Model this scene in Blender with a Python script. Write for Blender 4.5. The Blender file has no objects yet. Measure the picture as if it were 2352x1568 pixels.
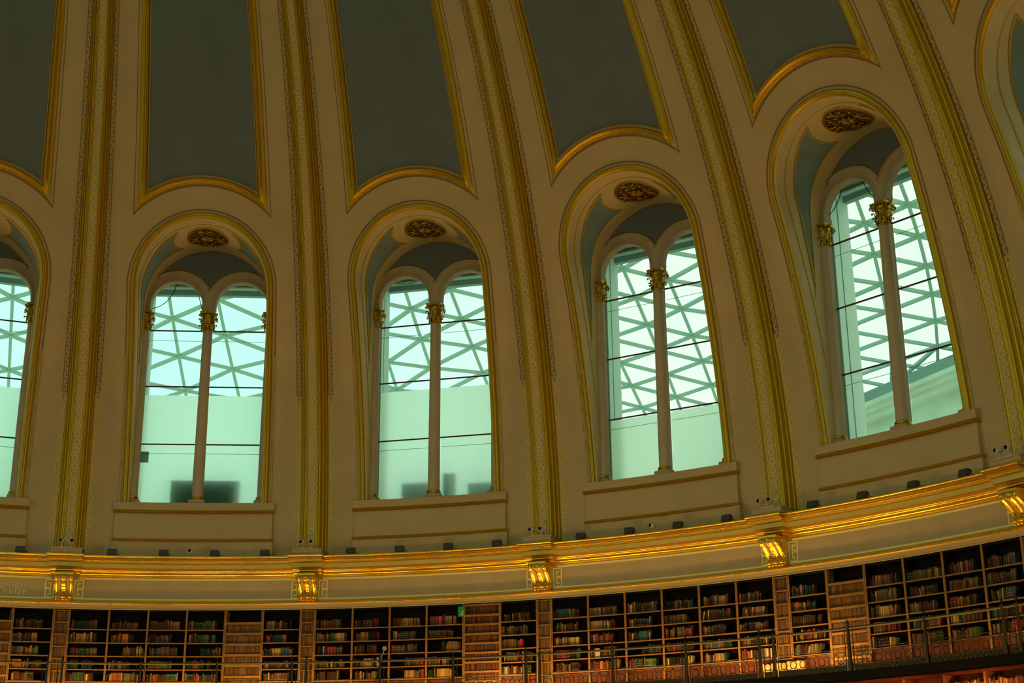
import bpy, math, random
from math import sin, cos, pi, sqrt, radians as RD, hypot, atan2, degrees
from mathutils import Vector, Matrix

SC = bpy.context.scene
COL = SC.collection
random.seed(7)

# =============================================================== camera
CAM = (3.039, -20.1717, 1.6012)
F_PX = 3310.4
PH0 = -9.247            # azimuth of bay 0 in degrees; a bay every 18 deg, ribs midway
cam_data = bpy.data.cameras.new('camera')
cam = bpy.data.objects.new('camera', cam_data)
COL.objects.link(cam)
rt = Vector((0.97492276, -0.22240541, -0.00783829))
up = Vector((-0.06296557, -0.30945181, 0.94882818))
fw = Vector((0.2134501, 0.92454065, 0.3156955))
cam.matrix_world = Matrix(((rt.x, up.x, -fw.x, CAM[0]), (rt.y, up.y, -fw.y, CAM[1]),
                           (rt.z, up.z, -fw.z, CAM[2]), (0, 0, 0, 1)))
cam_data.sensor_width = 36.0
cam_data.lens = 36.0 * F_PX / 2352.0
cam_data.clip_start = 0.05
cam_data.clip_end = 500
SC.camera = cam

# =============================================================== world, exposure
SC.view_settings.view_transform = 'Standard'
SC.view_settings.look = 'None'
SC.view_settings.gamma = 1.0
SC.view_settings.exposure = 0.0
SC.view_settings.use_curve_mapping = False

wd = bpy.data.worlds.new('sky')
SC.world = wd
wd.use_nodes = True
nt = wd.node_tree
nt.nodes.clear()
def nn(t, ty, **kw):
    n = t.nodes.new(ty)
    for k, v in kw.items():
        setattr(n, k, v)
    return n
w_out = nn(nt, 'ShaderNodeOutputWorld')
w_bg = nn(nt, 'ShaderNodeBackground')
w_tc = nn(nt, 'ShaderNodeTexCoord')
w_sep = nn(nt, 'ShaderNodeSeparateXYZ')
w_noise = nn(nt, 'ShaderNodeTexNoise')
w_noise.inputs['Scale'].default_value = 5.0
w_noise.inputs['Detail'].default_value = 3.0
w_cr = nn(nt, 'ShaderNodeValToRGB')
w_cr.color_ramp.elements[0].position = 0.46
w_cr.color_ramp.elements[0].color = (0.66, 0.97, 0.84, 1)
w_cr.color_ramp.elements[1].position = 0.50
w_cr.color_ramp.elements[1].color = (0.98, 1.0, 0.81, 1)
w_r2 = nn(nt, 'ShaderNodeValToRGB')
w_r2.color_ramp.elements[0].position = 0.30
w_r2.color_ramp.elements[0].color = (0.84, 0.92, 0.97, 1)
w_r2.color_ramp.elements[1].position = 0.68
w_r2.color_ramp.elements[1].color = (1.0, 1.0, 1.0, 1)
w_mul = nn(nt, 'ShaderNodeMix', data_type='RGBA', blend_type='MULTIPLY')
w_mul.inputs[0].default_value = 1.0
w_map = nn(nt, 'ShaderNodeMapRange')
w_map.inputs['From Min'].default_value = -0.02
w_map.inputs['From Max'].default_value = 0.04
w_map.inputs['To Min'].default_value = 0.8
w_map.inputs['To Max'].default_value = 1.38
nt.links.new(w_tc.outputs['Generated'], w_sep.inputs[0])
nt.links.new(w_tc.outputs['Generated'], w_noise.inputs['Vector'])
# the sky is bluer to the north-west, whiter to the east
w_add = nn(nt, 'ShaderNodeMath', operation='MULTIPLY_ADD')
w_add.inputs[1].default_value = 0.22
w_add.inputs[2].default_value = 0.44
nt.links.new(w_sep.outputs['X'], w_add.inputs[0])
nt.links.new(w_add.outputs[0], w_cr.inputs[0])
nt.links.new(w_noise.outputs['Fac'], w_r2.inputs[0])
nt.links.new(w_cr.outputs[0], w_mul.inputs[6])
nt.links.new(w_r2.outputs[0], w_mul.inputs[7])
nt.links.new(w_sep.outputs['Z'], w_map.inputs['Value'])
nt.links.new(w_mul.outputs[2], w_bg.inputs['Color'])
nt.links.new(w_map.outputs[0], w_bg.inputs['Strength'])
nt.links.new(w_bg.outputs[0], w_out.inputs[0])
SKY = 1.0

SC.cycles.use_denoising = True
SC.cycles.adaptive_min_samples = 24
SC.cycles.use_adaptive_sampling = True
SC.cycles.adaptive_threshold = 0.09
SC.cycles.max_bounces = 6
SC.cycles.diffuse_bounces = 3
SC.cycles.glossy_bounces = 3
SC.cycles.transparent_max_bounces = 12
SC.cycles.sample_clamp_indirect = 4.0

def lamp(name, kind, loc, energy, color, size=0.3, rot=None, size_y=None, target=None, **kw):
    d = bpy.data.lights.new(name, kind)
    d.energy = energy
    d.color = color
    if kind == 'AREA':
        d.shape = 'RECTANGLE'
        d.size = size
        d.size_y = size_y or size
    else:
        d.shadow_soft_size = size
    for k, v in kw.items():
        setattr(d, k, v)
    o = bpy.data.objects.new(name, d)
    COL.objects.link(o)
    o.location = loc
    if target is not None:
        dr = Vector(target) - Vector(loc)
        o.rotation_euler = dr.to_track_quat('-Z', 'Y').to_euler()
    elif rot is not None:
        o.rotation_euler = rot
    return o

def P(az, r, z):
    a = RD(PH0 + az)
    return Vector((r * sin(a), r * cos(a), z))

WARM = (1.0, 0.50, 0.13)
STRIP = {-6: 1.2, 6: 0.8, 12: 0.7, 18: 0.7, 24: 1.0, 30: 0.6, 36: 0.7, 42: 1.5, 48: 1.0, 54: 0.9, 60: 1.3, 66: 1.6, 72: 0.35, 78: 0.35, 84: 0.8}
# unseen warm fill lights added low in the room to brighten the upper walls
for a, e_ in ((-30, 80), (10, 230), (50, 400), (90, 240), (135, 200), (180, 200), (225, 180), (270, 150), (320, 90)):
    lamp('warm_fill_light', 'POINT', P(a, 12.0, 4.2), e_, (1.0, 0.66, 0.28), size=0.5)
# strip lights laid along the gallery, behind its kick plate, washing the books and the cornice
for k in range(-2, 7):
    for j, (off, w) in enumerate(((-6.0, 1.7), (0.0, 1.7), (6.0, 1.7), (9.0, .3))):
        az = 18 * k + off
        lamp('gallery_strip_light', 'AREA', P(az, 20.80, 4.84), 40 * w / 1.7 * STRIP.get(az, 0.8), WARM, size=w, size_y=0.05,
             target=P(az, 21.40, 6.2))
# strips under the gallery for the lower book tier
for k in range(2, 6):
    for off in (-6, 0, 6):
        az = 18 * k + off
        lamp('under_gallery_light', 'AREA', P(az, 20.50, 4.05), 15, (1.0, 0.30, 0.07), size=1.5, size_y=0.05,
             target=P(az, 20.9, 4.5))
# daylight portals: where the sky enters the room
for k in range(20):
    o = lamp('daylight_portal', 'AREA', P(18 * k, 22.9, 14.0), 1, (1, 1, 1), size=3.6, size_y=7.6,
             target=P(18 * k, 10, 14.0))
    o.data.cycles.is_portal = True
o = lamp('daylight_portal', 'AREA', (0, 0, 31.9), 1, (1, 1, 1), size=12.4, size_y=12.4, target=(0, 0, 0))
o.data.cycles.is_portal = True

# =============================================================== materials
def mat(name, base, rough=0.6, metal=0.0, noise=None, bump=None, spec=None, emis=None, obj_color=False, island=None):
    """noise=(scale, amount): mottles the base; bump=(scale, strength); island=[colours]: colour per loose piece"""
    m = bpy.data.materials.new(name)
    m.use_nodes = True
    t = m.node_tree
    b = t.nodes['Principled BSDF']
    b.inputs['Base Color'].default_value = (*base, 1)
    b.inputs['Roughness'].default_value = rough
    b.inputs['Metallic'].default_value = metal
    if spec is None and metal == 0:
        spec = 0.12
    if spec is not None:
        b.inputs['Specular IOR Level'].default_value = spec
    tc = None
    if noise or bump:
        tc = nn(t, 'ShaderNodeTexCoord')
    if noise:
        n = nn(t, 'ShaderNodeTexNoise')
        n.inputs['Scale'].default_value = noise[0]
        n.inputs['Detail'].default_value = 5
        t.links.new(tc.outputs['Object'], n.inputs['Vector'])
        r = nn(t, 'ShaderNodeValToRGB')
        a = noise[1]
        r.color_ramp.elements[0].position = 0.3
        r.color_ramp.elements[1].position = 0.7
        r.color_ramp.elements[0].color = (*[c * (1 - a) for c in base], 1)
        r.color_ramp.elements[1].color = (*[min(1, c * (1 + a)) for c in base], 1)
        t.links.new(n.outputs['Fac'], r.inputs[0])
        t.links.new(r.outputs[0], b.inputs['Base Color'])
    if island:
        g = nn(t, 'ShaderNodeNewGeometry')
        r = nn(t, 'ShaderNodeValToRGB')
        r.color_ramp.interpolation = 'CONSTANT'
        while len(r.color_ramp.elements) < len(island):
            r.color_ramp.elements.new(0.5)
        for i, c in enumerate(island):
            r.color_ramp.elements[i].position = i / len(island)
            r.color_ramp.elements[i].color = (*c, 1)
        t.links.new(g.outputs['Random Per Island'], r.inputs[0])
        t.links.new(r.outputs[0], b.inputs['Base Color'])
    if bump:
        n = nn(t, 'ShaderNodeTexNoise')
        n.inputs['Scale'].default_value = bump[0]
        n.inputs['Detail'].default_value = 4
        t.links.new(tc.outputs['Object'], n.inputs['Vector'])
        bp = nn(t, 'ShaderNodeBump')
        bp.inputs['Strength'].default_value = bump[1]
        bp.inputs['Distance'].default_value = 0.01
        t.links.new(n.outputs['Fac'], bp.inputs['Height'])
        t.links.new(bp.outputs[0], b.inputs['Normal'])
    return m

M = {}
M['plaster'] = mat('cream_plaster', (0.53, 0.405, 0.18), 0.75, noise=(0.9, 0.06), bump=(30, 0.15))
M['plaster_l'] = mat('light_plaster', (0.58, 0.49, 0.25), 0.6, noise=(2, 0.05))
M['blue'] = mat('blue_grey_paint', (0.15, 0.185, 0.165), 0.7, noise=(1.2, 0.07), bump=(30, 0.1))
M['blue_l'] = mat('blue_reveal_paint', (0.19, 0.27, 0.25), 0.65, noise=(2, 0.06))
M['gold'] = mat('gilding', (0.56, 0.36, 0.018), 0.36, 0.85, noise=(6, 0.06))
M['gold_c'] = mat('burnished_gilding', (0.76, 0.48, 0.035), 0.27, 0.95)
M['carve'] = mat('shadowed_gilt_ground', (0.10, 0.065, 0.012), 0.6, 0.4)
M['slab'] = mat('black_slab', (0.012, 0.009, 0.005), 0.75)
M['fascia'] = mat('fascia_paint', (0.46, 0.31, 0.14), 0.6)
M['border'] = mat('painted_border_gilt', (0.78, 0.78, 0.22), 0.6)
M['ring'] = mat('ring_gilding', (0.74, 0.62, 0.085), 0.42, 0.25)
M['gold_d'] = mat('dark_gilding', (0.26, 0.155, 0.018), 0.5, 0.7, noise=(8, 0.15))  # darker gilding, also laid in the grooves of the cornice
M['goldpaint'] = mat('gold_paint', (0.50, 0.40, 0.06), 0.5, 0.35, noise=(5, 0.15))
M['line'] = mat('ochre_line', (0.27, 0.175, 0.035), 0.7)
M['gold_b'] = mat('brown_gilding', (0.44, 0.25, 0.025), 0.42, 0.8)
M['olive'] = mat('olive_fascia_paint', (0.60, 0.55, 0.13), 0.55, noise=(3, 0.08))
M['frieze'] = mat('frieze_paint', (0.42, 0.355, 0.18), 0.7, noise=(2, 0.05))
M['stone_in'] = mat('shaft_paint', (0.52, 0.43, 0.25), 0.55, noise=(3, 0.05))
M['wood'] = mat('brown_wood', (0.15, 0.07, 0.02), 0.45, noise=(4, 0.2))
M['wood_l'] = mat('shelf_wood', (0.20, 0.11, 0.03), 0.45, noise=(6, 0.15))
M['wood_d'] = mat('dark_shaded_wood', (0.006, 0.004, 0.002), 0.7)  # bookcase interiors: the shade inside is put into this near-black tone
M['wood_r'] = mat('red_wood', (0.075, 0.022, 0.007), 0.5, noise=(3, 0.15))
M['iron'] = mat('bronzed_iron', (0.040, 0.032, 0.010), 0.45, 0.6)
M['rail'] = mat('rail_highlight', (0.36, 0.24, 0.06), 0.35, 0.8)  # brassy metal carrying the handrail's highlight in its brighter colour
M['lampgrey'] = mat('grey_metal', (0.055, 0.052, 0.038), 0.5, 0.1)
M['lampbrk'] = mat('bracket_metal', (0.2, 0.17, 0.1), 0.5, 0.3)
M['white'] = mat('white_plastic', (0.55, 0.53, 0.42), 0.4)
M['black'] = mat('black_lens', (0.008, 0.01, 0.012), 0.12)
M['bar'] = mat('maroon_bar', (0.10, 0.022, 0.022), 0.5)
M['steel'] = mat('pale_steel', (0.44, 0.60, 0.50), 0.6)
M['ringbeam'] = mat('teal_steel', (0.22, 0.36, 0.31), 0.6)
M['stone'] = mat('portland_stone', (0.80, 0.84, 0.70), 0.8, noise=(0.8, 0.1))
M['whitewall'] = mat('white_render', (0.74, 0.86, 0.76), 0.7)
M['leadroof'] = mat('lead_roof', (0.30, 0.42, 0.38), 0.7)
M['plant'] = mat('plant_housing', (0.09, 0.25, 0.19), 0.8)
M['plant2'] = mat('pale_plant_housing', (0.16, 0.36, 0.28), 0.8)
M['cable'] = mat('black_cable', (0.008, 0.012, 0.012), 0.6)
DK = lambda l, f=0.52: [(f * c[0], f * c[1], f * 0.75 * c[2]) for c in l]
M['spines'] = mat('false_spines', (0.2, 0.1, 0.03), 0.5,
                  island=DK([(0.22, 0.115, 0.035), (0.17, 0.085, 0.025), (0.26, 0.14, 0.04), (0.19, 0.10, 0.035),
                          (0.13, 0.07, 0.028), (0.24, 0.125, 0.04), (0.15, 0.085, 0.03), (0.08, 0.055, 0.03)]))
M['spines_r'] = mat('red_brown_spines', (0.2, 0.1, 0.03), 0.5,
                    island=DK([(0.20, 0.045, 0.02), (0.11, 0.035, 0.015), (0.05, 0.03, 0.015), (0.16, 0.07, 0.02),
                            (0.09, 0.05, 0.02), (0.24, 0.06, 0.02), (0.13, 0.08, 0.03), (0.035, 0.035, 0.02)]))
M['green'] = mat('exit_green', (0.01, 0.27, 0.05), 0.4)
M['floor'] = mat('carpet', (0.12, 0.09, 0.05), 0.9)

def glass_mat(name, tint, ior=1.3):
    m = bpy.data.materials.new(name)
    m.use_nodes = True
    t = m.node_tree
    t.nodes.clear()
    o = nn(t, 'ShaderNodeOutputMaterial')
    tr = nn(t, 'ShaderNodeBsdfTransparent')
    tr.inputs[0].default_value = (*tint, 1)
    gl = nn(t, 'ShaderNodeBsdfGlossy')
    gl.inputs['Roughness'].default_value = 0.03
    fr = nn(t, 'ShaderNodeFresnel')
    fr.inputs[0].default_value = ior
    mx = nn(t, 'ShaderNodeMixShader')
    t.links.new(fr.outputs[0], mx.inputs[0])
    t.links.new(tr.outputs[0], mx.inputs[1])
    t.links.new(gl.outputs[0], mx.inputs[2])
    t.links.new(mx.outputs[0], o.inputs[0])
    return m
M['glass'] = glass_mat('window_glass', (0.86, 0.965, 0.93))
M['roofglass'] = glass_mat('roof_glass', (0.97, 0.995, 0.98), 1.03)

def film_mat():
    m = bpy.data.materials.new('frosted_film')
    m.use_nodes = True
    t = m.node_tree
    t.nodes.clear()
    o = nn(t, 'ShaderNodeOutputMaterial')
    a = nn(t, 'ShaderNodeBsdfTranslucent')
    a.inputs[0].default_value = (0.97, 0.985, 0.90, 1)
    b = nn(t, 'ShaderNodeBsdfRefraction')
    b.inputs['Color'].default_value = (0.95, 0.98, 0.93, 1)
    b.inputs['Roughness'].default_value = 0.55
    b.inputs['IOR'].default_value = 1.25
    mx = nn(t, 'ShaderNodeMixShader')
    mx.inputs[0].default_value = 0.6
    t.links.new(a.outputs[0], mx.inputs[1])
    t.links.new(b.outputs[0], mx.inputs[2])
    t.links.new(mx.outputs[0], o.inputs[0])
    return m
M['film'] = film_mat()

# =============================================================== mesh builder
class MB:
    def __init__(s):
        s.v, s.f, s.m, s.sm, s.mats = [], [], [], [], []
    def mi(s, name):
        if name not in s.mats:
            s.mats.append(name)
        return s.mats.index(name)
    def face(s, idx, m, smooth=False):
        s.f.append(tuple(idx)); s.m.append(s.mi(m)); s.sm.append(smooth)
    def poly(s, pts, m):
        i = len(s.v); s.v += [tuple(p) for p in pts]
        s.face(range(i, i + len(pts)), m)
    def grid(s, rows, m, smooth=True, close_u=False, close_v=False):
        """rows: list of equal-length point lists; m: material name or per-row-gap list"""
        n, c = len(rows), len(rows[0])
        i0 = len(s.v)
        for r in rows:
            s.v += [tuple(p) for p in r]
        for a in range(n if close_v else n - 1):
            mm = m[a % len(m)] if isinstance(m, (list, tuple)) else m
            b = (a + 1) % n
            for j in range(c if close_u else c - 1):
                k = (j + 1) % c
                s.face((i0 + a * c + j, i0 + a * c + k, i0 + b * c + k, i0 + b * c + j), mm, smooth)
    def box(s, c, d, m, rot=None):
        cx, cy, cz = c; dx, dy, dz = d[0] / 2, d[1] / 2, d[2] / 2
        pts = [Vector((x * dx, y * dy, z * dz)) for z in (-1, 1) for y in (-1, 1) for x in (-1, 1)]
        if rot is not None:
            pts = [rot @ p for p in pts]
        i = len(s.v)
        s.v += [(p.x + cx, p.y + cy, p.z + cz) for p in pts]
        for q in ((0, 1, 3, 2), (4, 6, 7, 5), (0, 4, 5, 1), (2, 3, 7, 6), (0, 2, 6, 4), (1, 5, 7, 3)):
            s.face([i + a for a in q], m)
    def bbox(s, x0, x1, y0, y1, z0, z1, m):
        s.box(((x0 + x1) / 2, (y0 + y1) / 2, (z0 + z1) / 2), (abs(x1 - x0), abs(y1 - y0), abs(z1 - z0)), m)
    def tube(s, pts, r, m, n=8, closed=False, cap=True):
        pts = [Vector(p) for p in pts]
        N = len(pts); rows = []
        prev = None
        for i, p in enumerate(pts):
            if closed:
                t = (pts[(i + 1) % N] - pts[i - 1])
            else:
                t = pts[min(i + 1, N - 1)] - pts[max(i - 1, 0)]
            t.normalize()
            a = prev if prev is not None else (Vector((0, 0, 1)) if abs(t.z) < 0.9 else Vector((1, 0, 0)))
            x = (a - t * a.dot(t))
            if x.length < 1e-6:
                x = Vector((1, 0, 0)) - t * t.x
            x.normalize(); prev = x
            y = t.cross(x)
            rr = r[i] if isinstance(r, (list, tuple)) else r
            rows.append([p + x * (rr * cos(2 * pi * j / n)) + y * (rr * sin(2 * pi * j / n)) for j in range(n)])
        s.grid(rows, m, True, close_u=True, close_v=closed)
        if cap and not closed:
            s.poly(rows[0][::-1], m); s.poly(rows[-1], m)
    def lathe(s, prof, m, n=20, c=(0, 0), smooth=True):
        """prof: (radius, z); m may be per gap"""
        rows = [[(c[0] + r * cos(2 * pi * j / n), c[1] + r * sin(2 * pi * j / n), z) for j in range(n)] for r, z in prof]
        s.grid(rows, m, smooth, close_u=True)
        s.poly(rows[0][::-1], m if isinstance(m, str) else m[0]); s.poly(rows[-1], m if isinstance(m, str) else m[-1])
    def bar(s, a, b, wd, ht, m):
        """rectangular bar from a to b"""
        a, b = Vector(a), Vector(b); t = (b - a); L = t.length
        if L < 1e-6: return
        t.normalize()
        upv = Vector((0, 0, 1)) if abs(t.z) < 0.95 else Vector((0, 1, 0))
        x = t.cross(upv).normalized(); y = x.cross(t)
        i = len(s.v)
        for p in (a, b):
            for sx, sy in ((-1, -1), (1, -1), (1, 1), (-1, 1)):
                s.v.append(tuple(p + x * (sx * wd / 2) + y * (sy * ht / 2)))
        for q in ((0, 3, 2, 1), (4, 5, 6, 7), (0, 1, 5, 4), (1, 2, 6, 5), (2, 3, 7, 6), (3, 0, 4, 7)):
            s.face([i + k for k in q], m)
    def rev(s, prof, az0, az1, n, mats, caps=True, capmat=None, off=0.0):
        """profile (r,z) swept in azimuth (deg, local frame: 0 = +Y). az0/az1 numbers or functions of profile index"""
        g0 = az0 if callable(az0) else (lambda j: az0)
        g1 = az1 if callable(az1) else (lambda j: az1)
        rows = []
        for j, (r, z) in enumerate(prof):
            a, b = g0(j), g1(j)
            rows.append([((r + off) * sin(RD(a + (b - a) * i / n)), (r + off) * cos(RD(a + (b - a) * i / n)), z) for i in range(n + 1)])
        for j in range(len(rows) - 1):
            s.grid(rows[j:j + 2], mats if isinstance(mats, str) else mats[j % len(mats)], True)
        if caps:
            for e in (0, -1):
                s.poly([q[e] for q in rows], capmat or (mats if isinstance(mats, str) else mats[0]))
    def mesh(s, name):
        me = bpy.data.meshes.new(name)
        me.from_pydata(s.v, [], s.f)
        for k in s.mats:
            me.materials.append(M[k])
        me.polygons.foreach_set('material_index', s.m)
        me.polygons.foreach_set('use_smooth', s.sm)
        me.update()
        return me
    def obj(s, name, parent=None):
        o = bpy.data.objects.new(name, s.mesh(name))
        COL.objects.link(o)
        if parent is not None:
            o.parent = parent
        return o

def tag(o, label=None, cat=None, group=None, kind=None):
    if label: o['label'] = label
    if cat: o['category'] = cat
    if group: o['group'] = group
    if kind: o['kind'] = kind
    return o
def empty(name, loc=(0, 0, 0), rz=0.0):
    o = bpy.data.objects.new(name, None)
    COL.objects.link(o)
    o.empty_display_size = 0.2
    o.location = loc
    o.rotation_euler = (0, 0, rz)
    return o
def inst(name, me, parent=None, loc=(0, 0, 0), rz=0.0):
    o = bpy.data.objects.new(name, me)
    COL.objects.link(o)
    o.location = loc
    o.rotation_euler = (0, 0, rz)
    if parent is not None:
        o.parent = parent
    return o
def rz(az):
    return -RD(PH0 + az)
ORD = ['first', 'second', 'third', 'fourth', 'fifth', 'sixth', 'seventh', 'eighth', 'ninth', 'tenth', 'eleventh', 'twelfth',
       'thirteenth', 'fourteenth', 'fifteenth', 'sixteenth', 'seventeenth', 'eighteenth', 'nineteenth', 'twentieth']
def ordn(i):
    if i < 20: return ORD[i]
    t = {2: 'twenty', 3: 'thirty', 4: 'forty', 5: 'fifty'}[(i + 1) // 10]
    u = (i + 1) % 10
    return t + ('-' + ORD[u - 1] if u else 'th').replace('yth', 'ieth')

# =============================================================== the inner dome surface
RC, R0 = 25.6, 21.85
def fr(z):
    h = max(z - 8.0, 0.0)
    return R0 - RC + sqrt(max(RC * RC - h * h, 1.0))
def S(u, z, h=0.0):
    r = fr(z) - h
    return (u, sqrt(max(r * r - u * u, 0.01)), z)
def SA(az, z, h=0.0):
    r = fr(z) - h
    return (r * sin(RD(az)), r * cos(RD(az)), z)
JU, SPR = 1.86, 16.38      # half width of the window niche, springing height
ZB = 10.28                 # level of the sill

def arch_outline(nj=14, na=28, z0=ZB, a=0.0):
    """(u, z, nu, nz) going up the left jamb, over the arch and down the right"""
    pts = [(-JU - a, z0 + (SPR - z0) * i / nj, -1, 0) for i in range(nj)]
    for i in range(na + 1):
        t = pi - pi * i / na
        pts.append(((JU + a) * cos(t), SPR + (JU + a) * sin(t), cos(t), sin(t)))
    pts += [(JU + a, SPR - (SPR - z0) * (i + 1) / nj, 1, 0) for i in range(nj)]
    return pts

# ---- wall of one bay
def wall_mesh():
    b = MB()
    # drum below the sill
    rows = []
    for i in range(5):
        z = 8.3 + (ZB - 8.3) * i / 4
        rows.append([SA(-9 + 18 * j / 12, z) for j in range(13)])
    b.grid(rows, 'plaster')
    ZT = 19.6
    ol = arch_outline()
    nj, na = 14, 28
    ob = []
    wside = lambda z: fr(z) * sin(RD(9.0))
    for i, (u, z, _, _) in enumerate(ol):
        if i < nj or i > nj + na:
            ob.append((math.copysign(wside(z), u), z))
        else:
            q = (i - nj) / na
            if q <= 0.25:
                zz = SPR + (ZT - SPR) * q / 0.25; ob.append((-wside(zz), zz))
            elif q >= 0.75:
                zz = SPR + (ZT - SPR) * (1 - q) / 0.25; ob.append((wside(zz), zz))
            else:
                ob.append((wside(ZT) * (-1 + 2 * (q - 0.25) / 0.5), ZT))
    rows = []
    for k in range(9):
        f = k / 8
        rows.append([S(a[0] + (c[0] - a[0]) * f, a[1] + (c[1] - a[1]) * f) for a, c in zip(ol, ob)])
    b.grid(rows, 'plaster')
    rows = []
    for i in range(17):
        z = ZT + (31.7 - ZT) * i / 16
        rows.append([S(wside(z) * (-1 + 2 * j / 14), z) for j in range(15)])
    b.grid(rows, 'plaster')
    return b.mesh('wall_dome')
WALL = wall_mesh()

# gilded moulding and painted line round the niche
def arch_moulding():
    b = MB()
    prof = [(0.0, 0.0), (0.005, 0.04), (0.03, 0.055), (0.05, 0.045), (0.055, 0.08), (0.068, 0.105), (0.085, 0.115), (0.10, 0.105), (0.11, 0.08),
            (0.12, 0.075), (0.14, 0.085), (0.16, 0.075), (0.185, 0.05), (0.20, 0.03), (0.205, 0.0)]
    ol = arch_outline(20, 48)
    rows = [[S(u + a * nu, z + a * nz, h) for (u, z, nu, nz) in ol] for a, h in prof]
    b.grid(rows, ['plaster_l', 'plaster_l'] + ['gold'] * 12)
    return b.mesh('arch_moulding')
def arch_line():
    b = MB()
    ol = arch_outline(20, 48)
    for a0, a1, m in ((0.265, 0.295, 'line'),):
        rows = [[S(u + a * nu, z + a * nz, h) for (u, z, nu, nz) in ol] for a, h in ((a0, 0.001), (a0, 0.012), (a1, 0.012), (a1, 0.001))]
        b.grid(rows, m)
    # lower part brighter, painting in the light its gilding catches
    rows = []
    for sgn in (-1, 1):
        rows = [[S(sgn * (JU + a), ZB + 4.2 * i / 10, h) for i in range(11)] for a, h in ((0.245, 0.002), (0.245, 0.022), (0.305, 0.022), (0.305, 0.002))]
        b.grid(rows, 'goldpaint')
    return b.mesh('painted_line')
ARCHM, ARCHL = arch_moulding(), arch_line()

# upper blue panel with its frame
def panel_curve(al, rr, h, ztop=27.5, n1=18, n2=36):
    """side at half angle al (deg), bottom arc of radius rr about the niche arch centre"""
    lo, hi = 0.1, pi / 2
    for _ in range(40):        # find arc angle where the arc meets the side line
        t = (lo + hi) / 2
        u, z = rr * sin(t), SPR + rr * cos(t)
        if degrees(math.asin(u / fr(z))) < al: lo = t
        else: hi = t
    t = lo; zc = SPR + rr * cos(t)
    pts = [SA(-al, ztop + (zc - ztop) * i / n1, h) for i in range(n1)]
    pts += [S(rr * sin(-t + 2 * t * i / n2), SPR + rr * cos(-t + 2 * t * i / n2), h) for i in range(n2 + 1)]
    pts += [SA(al, zc + (ztop - zc) * (i + 1) / n1, h) for i in range(n1)]
    return pts
def panel_mesh():
    b = MB()
    prof = [(5.46, 2.81, 0.0), (5.45, 2.812, 0.035), (5.38, 2.825, 0.06), (5.31, 2.838, 0.06), (5.25, 2.848, 0.04), (5.20, 2.858, 0.05), (5.10, 2.875, 0.075), (5.03, 2.887, 0.10),
            (4.99, 2.893, 0.12), (4.94, 2.902, 0.125), (4.90, 2.91, 0.11), (4.88, 2.915, 0.085), (4.86, 2.918, 0.095), (4.82, 2.926, 0.10), (4.79, 2.932, 0.085), (4.76, 2.945, 0.05), (4.68, 2.985, 0.012)]
    b.grid([panel_curve(a, r, h) for a, r, h in prof], 'gold')
    b.grid([panel_curve(a, r, h) for a, r, h in ((4.60, 3.035, 0.013), (4.59, 3.035, 0.02), (4.56, 3.065, 0.02), (4.55, 3.065, 0.008))], 'line')
    b.grid([panel_curve(a, r, h) for a, r, h in ((5.76, 2.755, 0.001), (5.76, 2.755, 0.014), (5.70, 2.785, 0.014), (5.70, 2.785, 0.001))], 'line')
    return b.mesh('panel_moulding')
def bluepanel_mesh():
    b = MB()
    rows = []
    full = panel_curve(4.60, 3.05, 0.006, n1=0, n2=36)   # the arc only
    n = 36
    for i in range(n + 1):
        x, y, z = full[i]
        az = degrees(atan2(x, y))
        col = []
        for j in range(15):
            zz = z + (27.5 - z) * j / 14
            aa = az * 1.0 + (-4.6 + 9.2 * i / n - az) * min(1, j / 5)
            col.append(SA(aa, zz, 0.006))
        rows.append(col)
    b.grid(rows, 'blue')
    return b.mesh('blue_panel')
PANM, BLUEP = panel_mesh(), bluepanel_mesh()

# sill block under the window
def sill_mesh():
    b = MB()
    G, T = 'gold', 'plaster'
    top = [(22.3, 10.30), (21.60, 10.30), (21.60, 10.09)]
    b.rev([(22.3, 10.14), (22.3, 10.30), (21.60, 10.30), (21.60, 10.085), (22.0, 10.085)], -5.98, 5.98, 14, T)
    b.rev([(21.9, 10.085), (21.595, 10.085), (21.58, 10.06), (21.61, 10.045), (21.59, 10.02), (21.62, 9.995), (21.9, 9.995)], -5.98, 5.98, 14, G, capmat=G)
    b.rev([(21.9, 9.995), (21.68, 9.995), (21.68, 9.26), (21.9, 9.26)], -5.86, 5.86, 14, T)
    b.rev([(21.9, 9.265), (21.64, 9.265), (21.615, 9.245), (21.64, 9.225), (21.61, 9.20), (21.63, 9.185), (21.9, 9.18)], -5.97, 5.97, 14, G, capmat=G)
    b.rev([(21.9, 9.185), (21.66, 9.185), (21.66, 8.60), (21.9, 8.60)], -5.97, 5.97, 14, T)
    return b.mesh('sill')
SILL = sill_mesh()

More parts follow.
